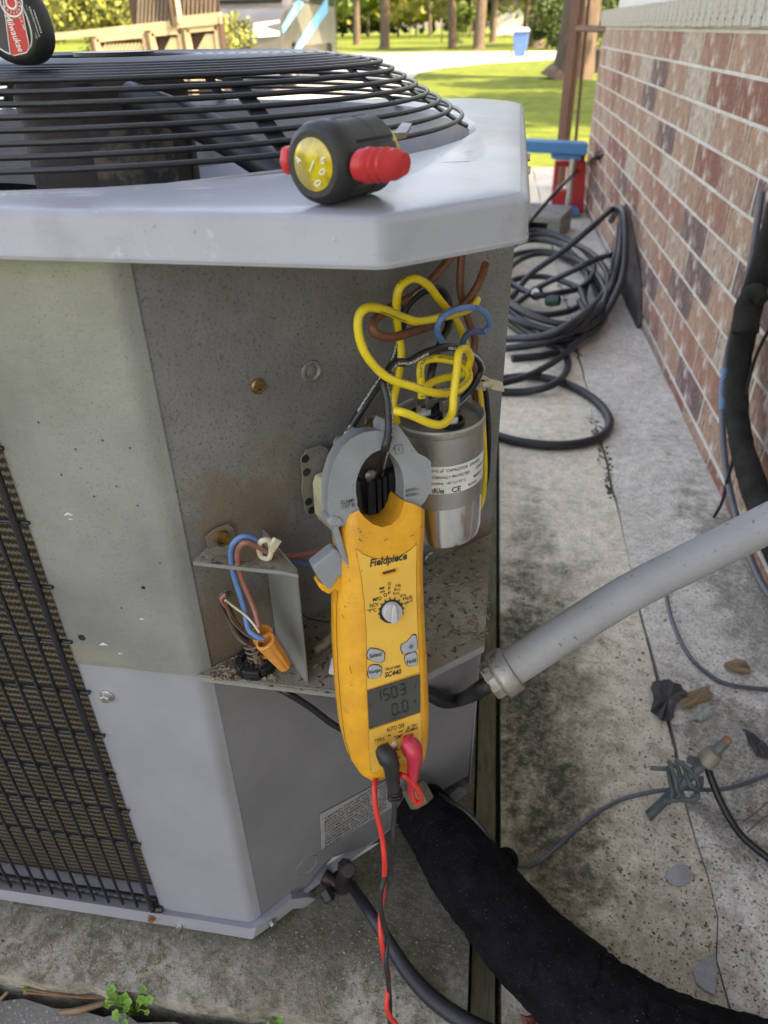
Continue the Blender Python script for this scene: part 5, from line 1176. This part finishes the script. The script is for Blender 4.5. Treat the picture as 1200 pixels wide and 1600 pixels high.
# finger guard under the trigger
gx = [(529, 930), (520, 938), (508, 931), (502, 924), (504, 918), (514, 921), (523, 906), (533, 888), (541, 880), (556, 900), (560, 925), (545, 940)]
o = loft('finger_guard', [[Mq(u, v, 0)-MN*.027 for u, v in gx], [Mq(u, v, 0)-MN*.010 for u, v in gx]], 'yellow', meter); bev(o, .0022, 3)
def shift(px, dn):   # keep the photographed outline while sitting dn behind the face
    return [Mp(u, v, dn) for u, v in px]
tp = [(489, 885), (500, 876), (523, 858), (531, 862), (541, 882), (538, 893), (526, 908), (516, 922), (506, 914), (496, 901)]
o = loft('trigger', [[p-MN*.016 for p in shift(tp, -.008)], shift(tp, -.008)], 'meter_grey', meter); bev(o, .0012)
sp = [(521, 822), (528, 820), (534, 840), (543, 872), (546, 884), (540, 882), (531, 862), (525, 842)]
o = loft('side_rail', [[p-MN*.012 for p in shift(sp, -.003)], shift(sp, -.003)], 'meter_grey', meter); bev(o, .0006)
# jaws
lj_o = [(553, 812), (540, 818), (528, 822), (518, 810), (514, 790), (514, 768), (517, 745), (524, 722), (535, 702), (550, 687), (568, 678), (588, 675), (598, 676)]
lj_i = [(560, 797), (556, 790), (556, 782), (554, 770), (554, 755), (557, 742), (562, 729), (570, 716), (580, 707), (590, 702), (598, 702), (600, 701), (600, 701)]
def jaw(nm, outer, inner, n0, n1, inset, par):
    k = len(outer); rings = []
    for (n, s_) in ((n1, .5), (n1+.0015, 0), (n0-.0022, 0), (n0-.0006, .35), (n0, .8)):
        ring = [Mp(*outer[i], n0)+MN*(n-n0) for i in range(k)]+[Mp(*inner[i], n0)+MN*(n-n0) for i in reversed(range(k))]
        c_ = []
        for i in range(2*k):
            e = ring[(i+1) % (2*k)]-ring[i-1]; nn = MN.cross(e).normalized() if e.length > 1e-7 else V(); c_.append(ring[i]+nn*inset*s_)
        rings.append(c_)
    o = loft(nm, rings, 'meter_grey', par, caps=False, sm=35)
    bm = bmesh.new(); bm.from_mesh(o.data); bm.verts.ensure_lookup_table()
    for base in (0, 4*2*k):
        for i in range(k-1):
            a_, b_, c2, d2 = base+i, base+i+1, base+2*k-2-i, base+2*k-1-i
            try: bm.faces.new([bm.verts[j] for j in (a_, b_, c2, d2)])
            except Exception: pass
    bmesh.ops.recalc_face_normals(bm, faces=bm.faces); bm.to_mesh(o.data); bm.free()
    for p in o.data.polygons: p.use_smooth = True
    o.data.set_sharp_from_angle(angle=R_(32)); return o
j1 = jaw('left_jaw', lj_o, lj_i, -.004, -.025, .0012, meter)
rj_o = [(597, 664), (601, 656), (610, 660), (622, 668), (634, 684), (644, 700), (652, 710), (664, 716), (671, 722), (672, 742), (672, 764), (664, 780), (656, 791)]
rj_i = [(599, 701), (601, 701), (604, 702), (608, 705), (613, 709), (618, 714), (623, 721), (627, 728), (630, 737), (632, 748), (633, 760), (633, 772), (632, 786)]
j2 = jaw('right_jaw', rj_o, rj_i, -.005, -.024, .0012, meter)
# ledge of the right jaw housing and the pivot collar at left
cp2 = [(511, 812), (520, 806), (532, 808), (538, 816), (534, 824), (520, 825), (513, 820)]
o = loft('jaw_collar', [[p-MN*.022 for p in shift(cp2, -.002)], shift(cp2, -.002)], 'meter_grey', meter); bev(o, .002, 3)
# inner wall of the cup behind the hole
tube('jaw_groove', [Mp(u, v, -.0046) for u, v in ((602, 672), (598, 690), (601, 703), (610, 712))], .0003, 'ink', meter, seg=5)
box('tip_mark', None, (.0055, .0060, .0003), 'ink_g', meter, mx=frame(Mp(623, 702, -.0046), MN, MU))
box('tip_mark', None, (.0047, .0052, .0004), 'meter_grey', meter, mx=frame(Mp(623, 702, -.0045), MN, MU))
lettering('lettering', 'N', Mp(623, 702, -.0041), MU, MV, .0024, .0032, 'ink_g', meter, shear=.3)
cb3 = Mq(590, 812, -.02)
# face details ---------------------------------------------------------
def mt(s, u, v, wpx, hpx, m='ink', n=.0009, bold=.0, shear=0, par=meter, tilt=0, nm='lettering'):
    d = (Mp(u, v, n)-CAM).length; c_ = Mp(u, v, n)
    wd = (Mp(u+wpx/2, v, n)-Mp(u-wpx/2, v, n)); wd = abs(wd.dot(MU)); hh = abs((Mp(u, v-hpx/2, n)-Mp(u, v+hpx/2, n)).dot(MV))
    U_, V_ = MU, MV
    if tilt: U_ = (MU*math.cos(R_(tilt))+MV*math.sin(R_(tilt))); V_ = (MV*math.cos(R_(tilt))-MU*math.sin(R_(tilt)))
    return lettering(nm, s, c_, U_, V_, wd, hh, m, par, bold=bold, shear=shear)
mt('Fieldpiece', 607, 876, 60, 16, bold=.03, shear=.28)
sl2 = prism('speaker_slot_rim', [Mq(u, v, .0006) for u, v in ((596, 893), (594, 898), (597, 901), (620, 894), (623, 889), (620, 886))], MN*.0003, 'yellow', meter)
prism('speaker_slot', [Mq(u, v, .0009) for u, v in ((598, 893), (597, 896), (599, 897), (617, 892), (618, 889), (616, 888))], MN*.0002, mat('slot_brown', (.07, .03, .01), None, rough=.8), meter)
for s, u, v, w_, h_ in (('O', 608.5, 912, 5, 5.5), ('F', 608.5, 919, 4, 5), ('F', 608.5, 926.5, 4, 5), ('\u03a9', 602, 929.5, 5.5, 5.5), ('MFD', 589.5, 936, 14, 6), ('NCV', 584.5, 945.5, 14, 6), ('\u00b0F\u00b0C', 581, 954, 14, 6),
                        ('Hz', 622.5, 914.5, 8, 5), ('A', 617.5, 921, 5, 5), ('AC', 623, 921, 6, 3.4), ('V', 616, 927.5, 5, 5), ('AC', 621.5, 927, 6, 3.4), ('V', 626.5, 931, 5, 5), ('DC', 632, 930, 6, 3.4), ('Hz%', 637, 934, 15, 5.5), ('\u00b5A', 636, 941.5, 7, 6), ('DC', 643, 938.5, 6, 3.8)):
    mt(s, u, v, w_, h_, bold=.02)
# diode and beeper symbols
def mline(u0, v0, u1, v1, r=.00032, m='ink', n=.0009): 
    a, b = Mp(u0, v0, n), Mp(u1, v1, n); return tube('symbol_line', [a, b], r, m, meter, seg=5, smooth=False)
mline(592, 920, 601, 918); prism('symbol', [Mp(594, 917.2, .0009), Mp(594, 922.2, .0009), Mp(598, 918.8, .0009)], MN*.0001, 'ink', meter); mline(598.4, 916.5, 598.4, 921.5)
for k in range(3): mline(597+k*1.7, 923.5-k*.4, 597+k*1.7, 926-k*.2, .00025)
prism('symbol', [Mp(594, 924, .0009), Mp(594, 927, .0009), Mp(596, 925.5, .0009)], MN*.0001, 'ink', meter)
# dial
dc_ = Mq(610.5, 953, .0004)
lathe('dial_ring', [(.0088, 0), (.0088, .0006), (.0080, .0006), (0, .0005)], dc_-MV*.0008, MN, 'ink', meter, 40)
for i in range(11):
    a = R_(-25+23*i); d = MU*math.cos(a)+MV*math.sin(a)
    tube('dial_tick', [dc_+d*.0078+MN*.0009, dc_+d*.0098+MN*.0009], .0005, 'ink', meter, seg=5, smooth=False)
kn = lathe('dial_knob', [(.0070, .001), (.0070, .005), (.0064, .0062), (0, .0064)], dc_, MN, 'knob', meter, 36)
dd = (MU*.10+MV*.99).normalized(); ds = MN.cross(dd)
rdg = [dc_+dd*x+ds*y+MN*z for x, y, z in ((.0078, 0, .0066), (.004, .0018, .0064), (-.0065, .0024, .0064), (-.0065, -.0024, .0064), (.004, -.0018, .0064))]
bev(prism('knob_ridge', rdg, MN*.0035, 'knob', kn), .0008)
# buttons
def button(px, txt, tu, tv, tw, th_, sym=False):
    c_ = sum((Mq(u, v, 0) for u, v in px), V())/len(px)
    sh = prism('button_shadow_gap', [c_+(Mq(u, v, .0007)-c_)*1.10 for u, v in px], MN*.00025, 'ink', meter)
    sh.name = 'button_gap'
    b_ = loft('button', [[Mq(u, v, .0004) for u, v in px], [Mq(u, v, .0015) for u, v in px], [c_+(Mq(u, v, .0021)-c_)*.96+MN*0 for u, v in px], [c_+(Mq(u, v, .0024)-c_)*.86 for u, v in px]], 'btn', meter, sm=50)
    if not sym: mt(txt, tu, tv, tw, th_, n=.0027, bold=.015, shear=.15, par=b_)
    return b_
button([(575, 1016), (579, 1012), (588, 1013), (597, 1016), (600, 1020), (599, 1030), (594, 1034), (584, 1032), (575, 1029), (573, 1023)], 'Select', 587, 1023.5, 20, 6.5)
button([(576, 1042), (580, 1038), (590, 1038), (595, 1041), (595, 1050), (593, 1056), (584, 1058), (576, 1058), (574, 1052)], 'Range', 585.5, 1049.5, 20, 7)
button([(632, 1024), (638, 1020), (646, 1017), (650, 1020), (651, 1036), (648, 1038), (640, 1040), (635, 1038), (632, 1031)], 'Hold', 643, 1033, 15, 7)
b4 = button([(627, 1006), (636, 1001), (643, 992), (648, 991), (650, 996), (651, 1012), (646, 1016), (638, 1018), (629, 1020), (626, 1013)], '', 0, 0, 0, 0, True)
sc_ = Mq(640.5, 1008, .0027)
tube('sun_symbol', [sc_+MU*.0009*math.cos(a*math.pi/6)+MV*.0009*math.sin(a*math.pi/6) for a in range(12)], .00022, 'ink', b4, seg=5, smooth=False, closed=True)
for i in range(8): d = MU*math.cos(i*math.pi/4)+MV*math.sin(i*math.pi/4); tube('sun_ray', [sc_+d*.0013, sc_+d*.0019], .0002, 'ink', b4, seg=4, smooth=False)
mt('TRUE RMS', 614, 1043.5, 25, 4.5, bold=.01, shear=.3); mt('SC440', 614, 1052, 27, 8.5, bold=.03, shear=.25)
# screen
q4 = [(573, 1079), (655.5, 1053), (656, 1111), (576, 1138)]
scr = prism('screen', [Mq(u, v, .0003) for u, v in q4], MN*.0009, 'lcd', meter)
SEG = {'1': 'bc', '5': 'afgcd', '0': 'abcdef', '3': 'abgcd'}
def seven(ch, u, v, w_, h_, t):
    c_ = Mq(u, v, .0014); wd = abs((Mq(u+w_, v)-Mq(u, v)).dot(MU)); hh = abs((Mq(u, v-h_)-Mq(u, v)).dot(MV))
    P_ = {'a': ((0, 1), (1, 1)), 'b': ((1, 1), (1, .5)), 'c': ((1, .5), (1, 0)), 'd': ((0, 0), (1, 0)), 'e': ((0, .5), (0, 0)), 'f': ((0, 1), (0, .5)), 'g': ((0, .5), (1, .5))}
    for s in SEG[ch]:
        (x0, y0), (x1, y1) = P_[s]; a = c_+MU*(x0-.5)*wd+MV*(y0-.5)*hh; b = c_+MU*(x1-.5)*wd+MV*(y1-.5)*hh; d = (b-a).normalized(); nn = MN.cross(d)*t
        prism('digit_segment', [a+d*t*.3, a+d*t+nn, b-d*t+nn, b-d*t*.3, b-d*t-nn, a+d*t-nn], MN*.0001, 'lcd_seg', scr)
for ch, u, v in (('1', 590, 1086), ('5', 603, 1084), ('0', 615, 1080), ('3', 628, 1076)): seven(ch, u, v, 8, 17, .00055)
for ch, u, v in (('0', 616, 1107), ('0', 632, 1102)): seven(ch, u, v, 8, 17, .00055)
for u, v in ((624, 1112), (648, 1071), (647, 1094)): box('digit_point', None, (.0013, .0013, .0002), 'lcd_seg', scr, mx=frame(Mq(u, v, .0014), MN, MU))
mt('AC', 579, 1102, 6, 5, m='lcd_seg', n=.0014, par=scr)
mt('AUTO OFF', 618, 1137, 29, 7, bold=.012); mt('TYPE K', 593, 1156, 17, 5, bold=.008); mt('TEMP', 622, 1151.5, 13, 5.5, bold=.01)
mline(606, 1149.5, 611, 1148.5); mline(607, 1148, 607, 1151, .0002); mline(622, 1144, 629, 1141.5); mline(628, 1140.5, 628, 1143.5, .0002)
def tri(u, v, s, n=.0009):
    P_ = [Mp(u-s, v+s*.9, n), Mp(u+s, v+s*.25, n), Mp(u-.3, v-s*1.3, n)]; tube('symbol_line', P_, .0003, 'ink', meter, seg=5, smooth=False, closed=True); mt('!', u, v, 1.2, s*1.1, n=n, bold=.01)
tri(638.5, 1140, 4.2); mt('30V', 647.5, 1133.5, 8, 4.5, bold=.01); mt('MAX', 648.5, 1138.5, 10, 4.5, bold=.015)
cbq = prism('com_panel', [Mq(u, v, .0006) for u, v in ((590, 1165), (606, 1159), (607, 1169), (590, 1175))], MN*.0003, 'ink', meter); mt('COM', 598, 1166.5, 13, 6, 'ink_w', n=.0012, bold=.02)
prism('plus_panel', [Mq(u, v, .0006) for u, v in ((630, 1149), (645, 1144.5), (646, 1156), (630, 1161))], MN*.0003, 'red', meter); mt('+', 637.5, 1150.5, 4.5, 4.5, 'ink_w', n=.0012, bold=.04)
lathe('temp_port', [(.0022, 0), (.0022, .0012), (.0014, .0016), (0, .0016)], Mq(615.5, 1162, .0006), MN, 'white', meter, 14)
tri(618, 1169, 3.4); mt('600V', 617, 1178, 9, 4); mt('MAX', 622, 1184, 8, 4); mline(613, 1174, 626, 1170.5, .0002)
mt('CLAMP', 543, 783.5, 22, 6, n=-.0035, bold=.008, tilt=0); mt('CAT III', 544, 790.5, 20, 6, n=-.0035, bold=.008)
mt('600V~', 644, 765, 21, 5.5, n=-.0045, bold=.005); mt('400A~', 644, 772.5, 21, 5.5, n=-.0045, bold=.005)

# ============================================================ TEST LEADS
def lead(nm, lab, m_plug, m_wire, port, body_px, wire_px, wr):
    t = thing(nm, lab, 'test lead', Mq(*port, .002))
    P_ = [Mq(*port, -.001), Mq(*port, .008)]+[Mp(*p) for p in body_px]
    rr = [.0062, .0068]+[b_[3] for b_ in [(0, 0, 0, q_) for q_ in body_px_r[nm]]]
    tube('plug', P_, rr, m_plug, t, seg=9, n=5); 
    tube('cable', [Mp(*p) if len(p) == 3 else p for p in wire_px], wr, m_wire, t, seg=12, n=10)
    return t
body_px_r = {'red_test_lead': [.0064, .0070, .0062, .0048, .0044, .0036, .0028], 'black_test_lead': [.0064, .0070, .0066, .0054, .0052, .0046, .0030]}
rl = lead('red_test_lead', 'red test lead plugged into the meter and twisted round the black one', 'pinkred', 'redwire', (637, 1164),
     [(640, 1163, .014), (646, 1172, .018), (648, 1186, .016), (646, 1202, .013), (645, 1214, .011), (643, 1226, .009), (642, 1238, .007)],
     [(643, 1234, .008), (645, 1246, .008), (652, 1255, .008), (658, 1250, .010), (652, 1232, .012), (640, 1218, .013), (628, 1211, .012), (612, 1209, -.006), (600, 1206, -.014), (590, 1213, -.006), (585, 1230, .004), (587, 1262, .008), (597, 1308, .010), (601, 1348, .012), (600, 1380, .003), (597, 1410, .000), (594, 1440, .003), (596, 1470, .008), (601, 1498, .004), (607, 1525, .000), (606, 1550, .006), (604, 1572, .010), (610, 1590, .010), (622, 1606, .01), (630, 1640, .01)], .00205)
bl = lead('black_test_lead', 'black test lead hanging from the COM port of the meter', 'rubber', 'rubber', (600, 1177),
     [(600, 1176, .013), (606, 1184, .017), (611, 1194, .016), (612, 1206, .014), (614, 1220, .012), (616, 1238, .011), (617, 1250, .011)],
     [(617, 1246, .011), (616, 1275, .011), (614, 1310, .011), (609, 1350, .004), (598, 1382, .010), (594, 1408, .010), (598, 1440, .010), (605, 1462, .004), (603, 1500, .009), (606, 1530, .010), (609, 1560, .004), (609, 1590, .004), (608, 1640, .004)], .00200)
for k in range(3): tube('strain_ridge', [Mp(617, 1236+k*5, .011)+MU*.0052*math.cos(i*math.pi/6)+MN*.0052*math.sin(i*math.pi/6) for i in range(12)], .0007, 'rubber', bl, seg=6, smooth=False, closed=True)

# ============================================================ SCREWDRIVER ON THE LID
sdr = thing('stubby_screwdriver', 'stubby black screwdriver with amber end and red nut on the lid', 'screwdriver', onZ(520, 310, ZT))
sc0 = onZ(487, 318, ZT+.0022); f0 = onZ(487, 312, ZT)
sr = .0238
fcen = onZ(491, 257, ZT+.0200+.0008)
axd = V((math.sin(R_(28)), math.cos(R_(28)), -.01)).normalized()
proj_k = None
lathe('cap', [(.0150, -.001), (.0185, -.0012), (.0218, .0012), (.0235, .006), (.0238, .013), (.0232, .016)], fcen, axd, 'rubber', sdr, 48)
gm = lathe_mesh([(.0222, .0155), (.0232, .017), (.0232, .034), (.0226, .035), (.0226, .037), (.0232, .038), (.0232, .054), (.0205, .059), (.012, .060)], frame(fcen, axd), 96)
for i, v in enumerate(gm.vertices):
    j = i % 96
    if j % 16 in (0, 1) or (j % 4 == 0 and 0): ax_ = fcen+axd*((v.co-fcen).dot(axd)); v.co = ax_+(v.co-ax_)*.93
g_ = link('grip', gm, 'grip', sdr, smooth=25)
lathe('amber_lens', [(.0152, .0008), (.0148, -.0012), (.011, -.0024), (0, -.0028)], fcen, axd, 'amber', sdr, 40)
lathe('amber_collar', [(.0150, .058), (.0170, .0605), (.0168, .0665), (.012, .0685), (.006, .069)], fcen, axd, 'amber', sdr, 32)
fx = V((0, 0, 1)).cross(axd).normalized()*-1; fz = axd.cross(fx).normalized()
if fz.z < 0: fz = -fz
if fx.dot(cx) < 0: fx = -fx
def sdt(s, x, y, wd, hh, rot):
    U_ = fx*math.cos(R_(rot))+fz*math.sin(R_(rot)); V_ = fz*math.cos(R_(rot))-fx*math.sin(R_(rot))
    lettering('lettering', s, fcen-axd*(.0031-.00001*(abs(x)+abs(y)))+fx*x+fz*y, U_, V_, wd, hh, 'ink_w', sdr, bold=.0)
sdt('6', .0095, .0035, .0032, .0052, -40); sdt('0', .0085, -.0030, .0032, .0052, -60); sdt('0', .0045, -.0095, .0034, .0054, -60); sdt('4', -.0100, .0020, .0034, .0050, 60); sdt('1', .0005, -.0005, .0008, .0078, -30)
# red nut driver arms either side
rp = fcen+axd*.026
lside = fcen+axd*.004-fx*.0262-UPZ*.001
bev(loft('red_arm', [[lside+axd*a_-fx*b_*1+UPZ*c_ for a_, c_ in ((0, -.0075), (.012, -.0075), (.014, 0), (.012, .0085), (0, .0085), (-.003, 0))] for b_ in (-.003, .0045)], 'red', sdr), .0022, 3)
rs0 = fcen+axd*.012+fx*.024-UPZ*.001
rings = []
for i in range(13):
    x_ = .0215*i/12; k = (1-.15*(i % 2)*(i > 3)) * (1 if i < 10 else .9)
    h_ = .0086*k*(1 if i < 3 else 1.12); d_2 = .0105*k
    if i == 0: h_ *= .8; d_2 *= .8
    if i == 12: h_ *= .7; d_2 *= .7
    cc_ = rs0+fx*x_+axd*(.018*(i/12)**1.5)+UPZ*.001
    rings.append([cc_+UPZ*h_*math.sin(a*math.pi/8)*(1.05)+axd*d_2*math.cos(a*math.pi/8) for a in range(16)])
loft('red_nut_sleeve', rings, 'red', sdr, sm=28)
tp0 = fcen+axd*.066
tipx = [tp0+UPZ*.006-axd*.004, tp0+axd*.008+UPZ*.008, tp0+axd*.034+UPZ*.014]
tube('shaft', tipx[:2], .0052, 'steel', sdr, seg=6, smooth=False)
loft('blade_tip', [[tipx[1]+fx*x_+UPZ*z_ for x_, z_ in ((-.0034, -.003), (.0034, -.003), (.0034, .003), (-.0034, .003))],
                   [tipx[1]+axd*.018+fx*x_+UPZ*z_ for x_, z_ in ((-.0048, -.0016), (.0048, -.0016), (.0048, .0016), (-.0048, .0016))],
                   [tipx[2]+fx*x_+UPZ*z_ for x_, z_ in ((-.004, -.0006), (.004, -.0006), (.004, .0006), (-.004, .0006))]], 'steel', sdr, sm=20)

SCL = Matrix.Translation(fcen) @ Matrix.Scale(.84, 4) @ Matrix.Translation(-fcen)
for o in list(sdr.children): o.data.transform(SCL)

# ============================================================ RED AND BLACK TOOL AT TOP LEFT
tc_ = V((0, 0, 0)); tcy = .52
def K(u, v, dy=0.): return onP(u, v, V((0, tcy+dy, 0)), UY)
tl = thing('tape_measure', 'rounded black power tool battery with red label resting on the fan guard', 'tool battery', K(30, 100))
tl.name = 'tool_battery'
cen = K(10, 34); ro = []
def ell(n, sx_, sz_, y_, N_=40):
    o_ = []
    for i in range(N_):
        a = 2*math.pi*i/N_; ca_, sa_ = math.cos(a), math.sin(a)
        p = cen+UX*(abs(ca_)**.85*math.copysign(1, ca_)*sx_)+UPZ*(abs(sa_)**.85*math.copysign(1, sa_)*sz_)+UX*(-.12*abs(sx_)*(sa_+0))*0+UY*y_
        o_.append(p+UX*(p.z-cen.z)*-.12)
    return o_
hx_ = (K(70, 40)-cen).length*.86; hz_ = abs((K(40, 103)-cen).z)
loft('shell', [ell(0, hx_*.70, hz_*.74, .001), ell(0, hx_*.76, hz_*.78, -.002), ell(0, hx_*.86, hz_*.88, -.0015), ell(0, hx_*.96, hz_*.96, .002), ell(0, hx_, hz_, .006), ell(0, hx_, hz_, .014), ell(0, hx_*.9, hz_*.92, .020)], 'rubber', tl, sm=50)
fp = loft('face_plate', [ell(0, hx_*.70, hz_*.74, .0008), ell(0, hx_*.69, hz_*.73, -.0004)], mat('matt_black_label', (.03, .03, .034), (.045, .045, .05), 30, .5), tl)
tube('face_outline', ell(0, hx_*.70, hz_*.74, -.0006), .0005, 'white', tl, seg=6, smooth=False, closed=True)
rp_ = [(2, -40), (26, -40), (48, 74), (44, 82), (24, 87), (18, 84)]
prism('red_label', [K(u, v, 0)-UY*.0012 for u, v in rp_], UY*.0006, 'red', tl); tube('red_label_outline', [K(u, v)-UY*.0014 for u, v in rp_], .00035, 'white', tl, seg=5, smooth=False, closed=True)
def kt(s, u, v, wpx, hpx, rot, m='ink_w', bold=0., shear=0, n=.0016):
    k = (K(u, v)-CAM).dot(-cz)/F; U_ = UX*math.cos(R_(rot))+UPZ*math.sin(R_(rot)); V_ = UPZ*math.cos(R_(rot))-UX*math.sin(R_(rot))
    lettering('lettering', s, K(u, v)-UY*n, U_, V_, wpx*k, hpx*k, m, tl, bold=bold, shear=shear)
kt('Milwaukee', 25, 52, 52, 12, 100, bold=.01, shear=.2); kt('2.0 Ah', 37, 36, 18, 4, 100)
em = K(20, 4)-UY*.0014; tube('emblem_ring', [em+UX*.0075*math.cos(i*math.pi/12)+UPZ*.0075*math.sin(i*math.pi/12) for i in range(24)], .0007, 'white', tl, seg=5, smooth=False, closed=True)
tube('emblem_ring', [em+UX*.0035*math.cos(i*math.pi/8)+UPZ*.0035*math.sin(i*math.pi/8) for i in range(16)], .0008, 'white', tl, seg=5, smooth=False, closed=True)
for i in range(16): d = UX*math.cos(i*math.pi/8)+UPZ*math.sin(i*math.pi/8); tube('emblem_tick', [em+d*.0048, em+d*.006], .0004, 'white', tl, seg=4, smooth=False)
for i, (u, v, L_2) in enumerate(((46, 32, 44), (51, 34, 46), (56, 34, 42), (61, 34, 32))): kt('WARNING READ MANUAL LI-ION 18V'[:int(L_2*.6)], u, v, L_2, 2.6, 98, 'ink_w')

# ---------------- grit and crumbs on the concrete
def grit(name, n, px_box, z, seed, m, smax):
    r = random.Random(seed); vs = []; fs = []
    for i in range(n):
        u, v = r.uniform(px_box[0], px_box[2]), r.uniform(px_box[1], px_box[3]); p = onZ(u, v, z)
        if name == 'walkway_grit' and p.x < .075 or p.x > .55 or name == 'pad_grit' and (p.x > .02 or p.y < PE+.012): continue
        s_ = r.uniform(.0004, smax)*(1 if r.random() < .93 else 2); k = len(vs); a = r.uniform(0, 6.28)
        for j in range(4): q = a+j*math.pi/2; vs.append(p+V((math.cos(q)*s_*r.uniform(.6, 1.3), math.sin(q)*s_*r.uniform(.6, 1.3), 0)))
        vs.append(p+UPZ*s_*r.uniform(.5, 1)); fs += [(k+j, k+(j+1) % 4, k+4) for j in range(4)]
    me = bpy.data.meshes.new(name); me.from_pydata([tuple(v) for v in vs], [], fs); me.update(); o = link(name, me, m); o['kind'] = 'stuff'; o['label'] = 'small grit lying on the concrete'
M['grit'] = mat('grit', (.10, .08, .055), (.40, .35, .27), 400, .95, thr=(.45, .6))
grit('walkway_grit', 3000, (800, 880, 1230, 1600), .001, 5, 'grit', .0019)
grit('pad_grit', 1500, (0, 1440, 780, 1600), .0355, 6, 'grit', .0014)

# paint drops, scratches and drip marks on the sheet metal
M['scratch'] = mat('bare_scratch', (.55, .57, .60), (.42, .43, .45), 300, .5)
for u, v, r in ((107, 805, .0034), (110, 812, .0016), (162, 1008, .0036), (188, 1022, .0020), (222, 968, .0022)):
    p = onP(u, v, A-UY*.0019, UY); q_ = random.Random(u)
    fm_ = frame(p, -UY); tube('paint_chip', [fm_ @ V((0, -r, 0)), fm_ @ V((r*.3, 0, 0)), fm_ @ V((-r*.2, r, 0))], [r*.15, r*.4, r*.12], 'scratch', unit, seg=8, n=3, flat=.5)
for u, v in ((60, 660), (118, 702), (160, 688), (203, 700), (147, 776), (215, 790), (182, 760), (96, 742), (250, 880), (190, 950)):
    p = onP(u, v, A-UY*.0019, UY); lathe('dirt_fleck', [(.0009, 0), (.0006, .0004), (0, .0005)], p, -UY, 'ink_g', unit, 6)
for (u0, v0, u1, v1) in ((300, 360, 304, 362), (150, 330, 152, 334), (520, 375, 524, 374), (690, 360, 692, 364), (238, 352, 239, 355)):
    a_, b_ = onP(u0, v0, P1-UY*.0012, UY) if u0 < 590 else onP(u0, v0, P1+CN*.0012, CN), onP(u1, v1, P1-UY*.0012, UY) if u0 < 590 else onP(u1, v1, P1+CN*.0012, CN)
    tube('scratch_mark', [a_, b_], .0004, 'scratch', unit, seg=4, smooth=False)
